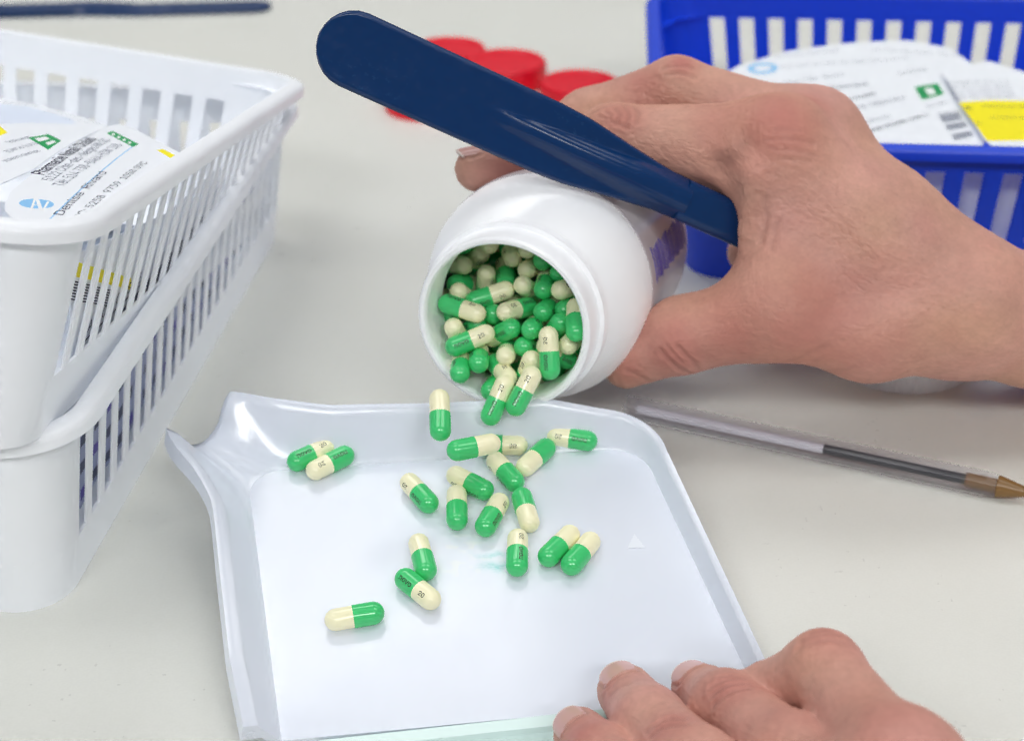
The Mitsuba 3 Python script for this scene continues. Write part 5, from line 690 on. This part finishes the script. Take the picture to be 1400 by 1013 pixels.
# ------------------------------------------------------------------ slotted baskets
def basket(key, origin, ex, ey, ez, W, L, H, slots, bsdf, lab, taper=(0.2, 0.2), rc=18.0, band=(10.0, 16.0), wall=1.7, slat_frac=0.52, panel=0.0, slat=None):
    """origin: middle of the floor. The wall runs round a rounded rectangle; slots: for the long and the short walls (number, how far they reach
    into the corner arcs, from -1 to 1 of half an arc)"""
    h1, h2 = band[0], H - band[1]
    slat = slat or wall - 0.15
    sx, sy, al = W - 2 * rc, L - 2 * rc, rc * math.pi / 2
    lens = [sy, al, sx, al, sy, al, sx, al]                              # from the near end of the right wall, anticlockwise
    total = sum(lens)

    def point(s, z, off=0.0):
        s = s % total
        i, j = taper[0] * (H - z), taper[1] * (H - z)
        a, b, r = W / 2 - i + off, L / 2 - j + off, rc - 0.25 * i + off
        k = 0
        while s > lens[k] and k < 7:
            s -= lens[k]
            k += 1
        f = s / lens[k]
        if k % 2 == 0:
            ends = (((a, -(b - r)), (a, b - r)), ((a - r, b), (-(a - r), b)), ((-a, b - r), (-a, -(b - r))), ((-(a - r), -b), (a - r, -b)))[k // 2]
            return (ends[0][0] + (ends[1][0] - ends[0][0]) * f, ends[0][1] + (ends[1][1] - ends[0][1]) * f, z)
        cx, cy = ((a - r, b - r), (-(a - r), b - r), (-(a - r), -(b - r)), (a - r, -(b - r)))[k // 2]
        t = (k // 2) * math.pi / 2 + f * math.pi / 2
        return (cx + r * math.cos(t), cy + r * math.sin(t), z)
    stops = []
    acc = 0.0
    for k in range(8):
        n = 1 if k % 2 == 0 else 12
        stops += [acc + lens[k] * q / n for q in range(n)]
        acc += lens[k]

    def ring(z, off=0.0):
        return np.array([point(s, z, off) for s in stops])

    def put(nm, mesh, sm=30):
        add(key + '__' + nm, placed(mesh, origin, ex, ey, ez), bsdf, sm)

    def hoop(z0, z1, w):
        zs = np.linspace(z0, z1, 4)
        s = [ring(z) for z in zs] + [ring(z, -w) for z in zs[::-1]]
        return loft(s + [s[0]], cap=False)

    def piece(s0, s1, z0, z1, w, n, out=-0.02, nz=2):
        secs = []
        for z in np.linspace(z0, z1, nz):
            q = np.linspace(s0, s1, n)
            secs.append([point(v, z, out) for v in q] + [point(v, z, -w) for v in q[::-1]])
        return loft(np.array(secs))
    put('floor', flat(Polygon(ring(0.0, -0.2)[:, :2]), 1.8), False)
    put('lower_band', hoop(0.0, h1, wall))
    put('upper_band', hoop(h2, H, wall))
    lip = [(-wall, -1.6), (-wall, 0.1), (-0.7, 0.9), (0.4, 1.25), (2.0, 1.3), (3.5, 0.9), (4.5, 0.0), (4.8, -1.2), (4.8, -3.4), (4.0, -3.5), (3.8, -1.4), (2.9, -0.6), (0.2, -0.6), (0.2, -1.6)]
    s = [ring(H, o) + np.array([0, 0, z]) for o, z in lip]
    put('rim', loft(s + [s[0]], cap=False), 50)
    starts = [0.0, sy + al, sy + 2 * al + sx, 2 * sy + 3 * al + sx]
    cnt, solid = 0, []
    for side in range(4):
        n, reach, low = slots[side % 2]
        s0, s1 = starts[side] - reach * al / 2, starts[side] + (sy, sx)[side % 2] + reach * al / 2
        pitch = (s1 - s0) / n
        op = pitch * (1 - slat_frac)
        solid.append((s0, s1))
        for i in range(1, n):
            c = s0 + i * (pitch + (pitch - op) / (n - 1) * 0) - 0.0
            bw = pitch - op
            z1 = h2 + 0.4 - low
            v = []
            for z in (h1 - 0.4, z1):
                for q, o in ((c - bw / 2, -0.3), (c - bw / 2 + 0.5, 0.12), (c + bw / 2 - 0.5, 0.12), (c + bw / 2, -0.3), (c + bw / 2, -slat), (c - bw / 2, -slat)):
                    v.append(point(q, z, o))
            put(numbered('slat', cnt), loft(np.array(v).reshape(2, 6, 3)), False)
            cnt += 1
        if low:
            put(numbered('end_panel', side // 2), piece(s0 + 0.2, s1 - 0.2, h2 - low, h2 + 0.4, wall - 0.06, 24, -0.04), 35)
    for c in range(4):                                                   # solid wall round each corner
        a0 = solid[c][1] - (solid[c][1] - solid[c][0]) / slots[c % 2][0] * slat_frac / 2
        b0 = solid[(c + 1) % 4][0] + (total if c == 3 else 0) + (solid[(c + 1) % 4][1] - solid[(c + 1) % 4][0]) / slots[(c + 1) % 2][0] * slat_frac / 2
        put(numbered('corner_post', c), piece(a0, b0, h1 - 0.4, h2 + 0.4, wall - 0.1, 16, -0.02, 5), 35)
    labels[key] = lab


def rim_frame(corner, ex, ey, W, L, H, sx, sy):
    """the floor middle of a basket whose rim corner (sign sx, sy) lies at the given point"""
    ez = np.cross(ex, ey)
    return np.asarray(corner, float) - ex * sx * W / 2 - ey * sy * L / 2 - ez * H, ez


for key, spec in BASKETS.items():
    ey = unit(spec['ey'])
    ex = np.array(spec['ex'], float)
    ex = unit(ex - ey * (ex @ ey))
    o, ez = rim_frame(spec['corner'], ex, ey, spec['W'], spec['L'], spec['H'], spec['sx'], spec['sy'])
    basket(key, o, ex, ey, ez, spec['W'], spec['L'], spec['H'], spec['slots'], spec['bsdf'], {'label': spec['label'], 'category': 'basket'}, **spec.get('more', {}))


# ------------------------------------------------------------------ printed bags and labels lying in the baskets
def sheet(key, fr, lab):
    """a printed sheet: outline and print in its own flat coordinates (mm), then gently bent"""
    o, ex, ey = np.array(fr['o'], float), unit(fr['ex']), np.array(fr['ey'], float)
    ey = unit(ey - ex * (ey @ ex))
    ez = np.cross(ex, ey)
    if ez[2] < 0 and not fr.get('flip'):
        ez = -ez
    c0, kb = np.array(fr['bend'][:2]), fr['bend'][2]
    bd = unit(fr['bend'][3:5])

    def bent(m, edge=4.0):
        m = trimesh.Trimesh(m.vertices, m.faces, process=True)
        if edge:
            vv, f_ = trimesh.remesh.subdivide_to_size(m.vertices, m.faces, edge, max_iter=12)
            m = trimesh.Trimesh(vv, f_, process=True)
        d = (m.vertices[:, :2] - c0) @ bd
        vv = m.vertices.copy()
        vv[:, 2] += -kb * d ** 2 + fr.get('wave', 0.0) * np.sin(m.vertices[:, 0] * 0.13 + m.vertices[:, 1] * 0.09)
        m.vertices = vv
        return outward_keep(placed(m, o, ex, ey, ez))
    add(key, bent(flat(Polygon(fr['outline']).buffer(-2).buffer(2), 0.25)), fr.get('bsdf', 'paper'), 30)
    labels[key] = lab
    parts = {}
    for d in fr['print']:
        kind, mat = d[0], d[1]
        if kind == 'text':
            _, _, s, x, y, h, rot, bold, sx = d
            m = meshkit.text_mesh(s, h, 0.03, bold)
            r = math.radians(rot)
            vv = m.vertices * np.array([sx, 1, 1])
            m.vertices = np.c_[x + vv[:, 0] * math.cos(r) - vv[:, 1] * math.sin(r), y + vv[:, 0] * math.sin(r) + vv[:, 1] * math.cos(r), vv[:, 2] + 0.27]
            parts.setdefault(('lettering', mat), []).append(bent(m, None))
        else:
            pg = Polygon(d[2])
            if kind == 'oval' or kind == 'ring':
                pts = np.array(d[2])
                cc, rx, ry, rot = pts[0], pts[1][0], pts[1][1], pts[2][0]
                e = affinity.rotate(affinity.scale(Polygon([(math.cos(t), math.sin(t)) for t in np.linspace(0, 2 * np.pi, 40)[:-1]]), rx, ry), rot, origin=(0, 0))
                if kind == 'ring':
                    e = e.difference(affinity.scale(e, 0.62, 0.5))
                pg = affinity.translate(e, *cc)
            m = flat(pg, 0.03)
            m.apply_translation((0, 0, 0.26 if kind != 'over' else 0.30))
            parts.setdefault((d[3] if len(d) > 3 else 'printed_patch', mat), []).append(bent(m, 5.0))
    names = {}
    for (nm, mat), ms in parts.items():
        k = names.get(nm, 0)
        names[nm] = k + 1
        add(key + '__' + numbered(nm, k), join(ms), mat, False)


def outward_keep(m):
    return m


for key, fr in SHEETS.items():
    sheet(key, fr, fr['label'])


# ------------------------------------------------------------------ hands: blended round cones, meshed once as one continuous skin
class Field:
    def __init__(self, pts, step):
        self.h = step
        lo = np.min([p[:3] for p in pts], 0) - 24
        hi = np.max([p[:3] for p in pts], 0) + 24
        self.lo = lo
        self.n = np.ceil((hi - lo) / step).astype(int) + 1

    def empty(self):
        return np.full(self.n, 60.0, np.float32)

    def cone(self, F, a, b, k):
        """smooth union of a cone with rounded ends into F, touching only the neighbourhood"""
        a, b = np.array(a, float), np.array(b, float)
        pad = max(a[3], b[3]) + k + 5
        i0 = np.maximum(np.floor((np.minimum(a[:3], b[:3]) - pad - self.lo) / self.h).astype(int), 0)
        i1 = np.minimum(np.ceil((np.maximum(a[:3], b[:3]) + pad - self.lo) / self.h).astype(int) + 1, self.n)
        if np.any(i1 <= i0):
            return
        ax = [self.lo[d] + np.arange(i0[d], i1[d]) * self.h for d in range(3)]
        X, Y, Z = np.meshgrid(*ax, indexing='ij')
        d = b[:3] - a[:3]
        L2 = max(d @ d, 1e-9)
        t = np.clip(((X - a[0]) * d[0] + (Y - a[1]) * d[1] + (Z - a[2]) * d[2]) / L2, 0, 1)
        dist = np.sqrt((X - a[0] - t * d[0]) ** 2 + (Y - a[1] - t * d[1]) ** 2 + (Z - a[2] - t * d[2]) ** 2) - (a[3] + t * (b[3] - a[3]))
        sl = tuple(slice(i0[q], i1[q]) for q in range(3))
        F[sl] = smin(F[sl], dist, k)


def smin(a, b, k):
    if k <= 0:
        return np.minimum(a, b)
    h = np.clip(0.5 + 0.5 * (b - a) / k, 0, 1)
    return (b * (1 - h) + a * h - k * h * (1 - h)).astype(np.float32)


def surface_nets(F, lo, h):
    s = F < 0
    n = np.array(F.shape)
    acc = np.zeros(tuple(n - 1) + (3,), np.float32)
    cnt = np.zeros(tuple(n - 1), np.float32)
    corners = [(i, j, k) for i in (0, 1) for j in (0, 1) for k in (0, 1)]

    def cut(c):
        return tuple(slice(c[d], n[d] - 1 + c[d]) for d in range(3))
    tot = sum(s[cut(c)].astype(np.int8) for c in corners)
    live = (tot > 0) & (tot < 8)
    idx = np.argwhere(live)
    fi = tuple(idx.T)
    P = np.zeros((len(idx), 3))
    C = np.zeros(len(idx))
    for c in corners:
        for ax in range(3):
            if c[ax] == 0:
                e = list(c)
                e[ax] = 1
                va = F[tuple((idx + c).T)]
                vb = F[tuple((idx + e).T)]
                x = (va < 0) != (vb < 0)
                t = np.where(x, va / np.where(x, va - vb, 1), 0)
                q = np.array(c, float)[None] + np.eye(3)[ax][None] * t[:, None]
                P += q * x[:, None]
                C += x
    V = lo + (idx + P / C[:, None]) * h
    num = np.full(tuple(n - 1), -1)
    num[fi] = np.arange(len(idx))
    faces = []
    for ax in range(3):
        u, w = (ax + 1) % 3, (ax + 2) % 3
        a = s[tuple(slice(0, n[d] - 1) if d == ax else slice(1, n[d] - 1) for d in range(3))]
        b = s[tuple(slice(1, n[d]) if d == ax else slice(1, n[d] - 1) for d in range(3))]
        e = np.argwhere(a != b)
        off = np.ones(3, int)
        off[ax] = 0
        cell = e + off
        ins = a[tuple(e.T)]
        eu, ew = np.eye(3, dtype=int)[u], np.eye(3, dtype=int)[w]
        q = np.stack([num[tuple((cell - eu - ew).T)], num[tuple((cell - ew).T)], num[tuple(cell.T)], num[tuple((cell - eu).T)]], 1)
        q[~ins] = q[~ins][:, ::-1]
        faces.append(q)
    q = np.vstack(faces)
    return V, np.vstack([q[:, [0, 1, 2]], q[:, [0, 2, 3]]])


def hand_mesh(J, fingers, palm, step=0.9, kf=3.0, kp=9.0, kj=7.0, gap=0.5):
    fld = Field(list(J.values()), step)
    PALM = fld.empty()
    for a, b in palm:
        fld.cone(PALM, J[a], J[b], kp)
    total = PALM.copy()
    for chain in fingers:
        G = fld.empty()
        for a, b in zip(chain[:-1], chain[1:]):
            fld.cone(G, J[a], J[b], kf)
        G = smin(G, PALM, kj)
        total = smin(total, G, gap)
    V, f = surface_nets(total, fld.lo, step)
    m = trimesh.Trimesh(V, f, process=False)
    e = m.edges_unique
    for _ in range(5):                                            # light smoothing of the grid's steps
        vv, s, c = np.array(m.vertices), np.zeros_like(m.vertices), np.zeros(len(m.vertices))
        np.add.at(s, e[:, 0], vv[e[:, 1]])
        np.add.at(s, e[:, 1], vv[e[:, 0]])
        np.add.at(c, e.ravel(), 1)
        m.vertices = vv + 0.5 * (s / np.maximum(c, 1)[:, None] - vv)
    big = max(m.split(only_watertight=False), key=lambda x: len(x.faces))
    return big


def line_distance(p, line):
    best = np.full(len(p), 1e9)
    for a, b in zip(line[:-1], line[1:]):
        d = b - a
        t = np.clip((p - a) @ d / max(d @ d, 1e-9), 0, 1)
        best = np.minimum(best, np.linalg.norm(p - a - t[:, None] * d, axis=1))
    return best


def finish_hand(key, m, creases, bumps, red, lab, seed):
    m = m.subdivide()
    v, n = np.array(m.vertices), np.array(m.vertex_normals)
    disp = 0.5 * (meshkit.fbm(v / 9.0, 3, seed) - 0.5) + 0.16 * (meshkit.fbm(v / 2.2, 2, seed + 5) - 0.5)
    rough = meshkit.fbm(v / 3.0, 2, seed + 31)
    for c, r, amount in bumps:
        disp += amount * np.exp(-(np.linalg.norm(v - np.array(c), axis=1) / r) ** 2)
    ink = np.zeros(len(v))
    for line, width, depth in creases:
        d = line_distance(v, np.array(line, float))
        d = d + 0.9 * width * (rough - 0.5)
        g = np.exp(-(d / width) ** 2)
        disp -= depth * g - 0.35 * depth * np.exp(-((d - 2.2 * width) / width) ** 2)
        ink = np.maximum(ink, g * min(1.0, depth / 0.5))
    v = v + n * disp[:, None]
    tone = meshkit.fbm(v / 14.0, 3, seed + 9)[:, None]
    hue = np.clip(2.2 * meshkit.fbm(v / 26.0, 2, seed + 15)[:, None] - 0.6, 0, 1)
    fine = meshkit.noise(v / 0.75, seed + 3)[:, None] * 0.6 + meshkit.noise(v / 1.7, seed + 4)[:, None] * 0.4
    base = np.array([0.54, 0.278, 0.232]) * (1 - hue) + np.array([0.53, 0.288, 0.208]) * hue        # pink and tan patches
    col = base * (0.82 + 0.34 * tone) * (0.89 + 0.22 * fine)
    rd = np.zeros(len(v))
    for c, r, amount in red:
        rd = np.maximum(rd, amount * np.exp(-(np.linalg.norm(v - np.array(c), axis=1) / r) ** 2))
    rd = np.clip(rd + 0.35 * (meshkit.fbm(v / 7.0, 3, seed + 21) - 0.45), 0, 1)[:, None]
    col = col * (1 - rd) + np.array([0.44, 0.138, 0.118]) * rd
    col = col * (1 - 0.22 * ink[:, None])  # skin colour darkened along the creases, painting shade into the grooves
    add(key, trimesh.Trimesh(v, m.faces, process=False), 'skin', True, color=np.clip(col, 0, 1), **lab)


def nail(key, tip, back, up, r, length, width_deg=52.0, shift=0.0, lift=0.35):
    """curved nail plate on a fingertip; back: the joint behind, up: out of the nail"""
    tip, back = np.array(tip[:3], float), np.array(back[:3], float)
    d = unit(tip - back)
    up = unit(np.array(up, float) - d * (np.array(up, float) @ d))
    sd = np.cross(d, up)
    nu = 17

    def plate(name, v0, v1, nv, mat, thick):
        us, vs = np.linspace(-1, 1, nu), np.linspace(v0, v1, nv)

        def surf(extra):
            g = np.zeros((nv, nu, 3))
            for i, vv in enumerate(vs):
                for j, uu in enumerate(us):
                    a = math.radians(width_deg) * uu
                    end = 1 - 0.20 * abs(uu) ** 2.5
                    start = 0.16 * abs(uu) ** 2.5
                    w = start + (end - start) * vv
                    x = shift + length * (w - 0.5)
                    rr = r * (1.0 - 0.10 * max(0.0, w - 0.45) ** 1.5) + lift + extra
                    rr -= 1.5 * max(0.0, abs(uu) - 0.8)
                    g[i, j] = tip + d * x + rr * (up * math.cos(a) + sd * math.sin(a))
            return g
        k = nu * nv
        f = grid_faces(nv, nu)
        bnd = [(0, j) for j in range(nu)] + [(i, nu - 1) for i in range(1, nv)] + [(nv - 1, j) for j in range(nu - 2, -1, -1)] + [(i, 0) for i in range(nv - 2, 0, -1)]
        ids = [i * nu + j for i, j in bnd]
        side = [[ids[q], ids[(q + 1) % len(ids)], ids[(q + 1) % len(ids)] + k, ids[q] + k] for q in range(len(ids))]
        vv = np.vstack([surf(thick).reshape(-1, 3), surf(-0.7).reshape(-1, 3)])
        add(name, outward(tri(vv, np.vstack([f, f[:, ::-1] + k, side]))), mat, 50)
    plate(key, 0.0, 0.92, 13, 'nail', 0.0)
    plate(key + '__free_edge', 0.925, 1.0, 3, 'nail_edge', -0.03)


H1 = HAND_HOLDING
m1 = hand_mesh(H1, [['index_mcp', 'index_pip', 'index_dip', 'index_tip'], ['middle_mcp', 'middle_pip', 'middle_dip', 'middle_tip'],
                    ['ring_mcp', 'ring_pip', 'ring_dip', 'ring_tip'], ['little_mcp', 'little_pip', 'little_dip', 'little_tip'],
                    ['thumb_mcp', 'thumb_ip', 'thumb_tip']],
               [('index_mcp', 'wrist'), ('middle_mcp', 'wrist'), ('ring_mcp', 'wrist_far'), ('little_mcp', 'wrist_far'), ('thumb_mcp', 'thumb_cmc'), ('thumb_cmc', 'wrist'),
                ('wrist', 'arm'), ('wrist_far', 'arm_far'), ('arm', 'arm_end'), ('arm_far', 'arm_end_far'), ('web_a', 'web_b'), ('index_mcp', 'middle_mcp'), ('middle_mcp', 'ring_mcp'),
                ('ring_mcp', 'little_mcp'), ('palm', 'wrist'), ('palm_far', 'wrist_far'), ('web_b', 'palm'), ('web_a', 'palm')])
finish_hand('hand', m1, HOLD_CREASES, HOLD_BUMPS, HOLD_RED, {'label': 'bare hand gripping the tipped bottle and the blue spatula', 'category': 'hand'}, 1)
H2 = HAND_RESTING
m2 = hand_mesh(H2, [['index_mcp', 'index_pip', 'index_dip', 'index_tip'], ['middle_mcp', 'middle_pip', 'middle_dip', 'middle_tip'],
                    ['ring_mcp', 'ring_pip', 'ring_dip', 'ring_tip'], ['little_mcp', 'little_pip', 'little_dip', 'little_tip']],
               [('index_mcp', 'palm'), ('middle_mcp', 'palm'), ('ring_mcp', 'palm'), ('little_mcp', 'palm'), ('index_mcp', 'middle_mcp'), ('middle_mcp', 'ring_mcp'), ('ring_mcp', 'little_mcp'),
                ('palm', 'wrist'), ('palm', 'wrist_b'), ('index_mcp', 'thumb_mcp'), ('thumb_mcp', 'wrist_b')], step=0.8)
finish_hand('hand_001', m2, REST_CREASES, REST_BUMPS, REST_RED, {'label': 'bare hand resting its curled fingertips on the near corner of the tray', 'category': 'hand'}, 2)
for key, tip, back, up, r, ln, wd, sh in NAILS:
    nail(key, tip, back, up, r, ln, wd, sh)
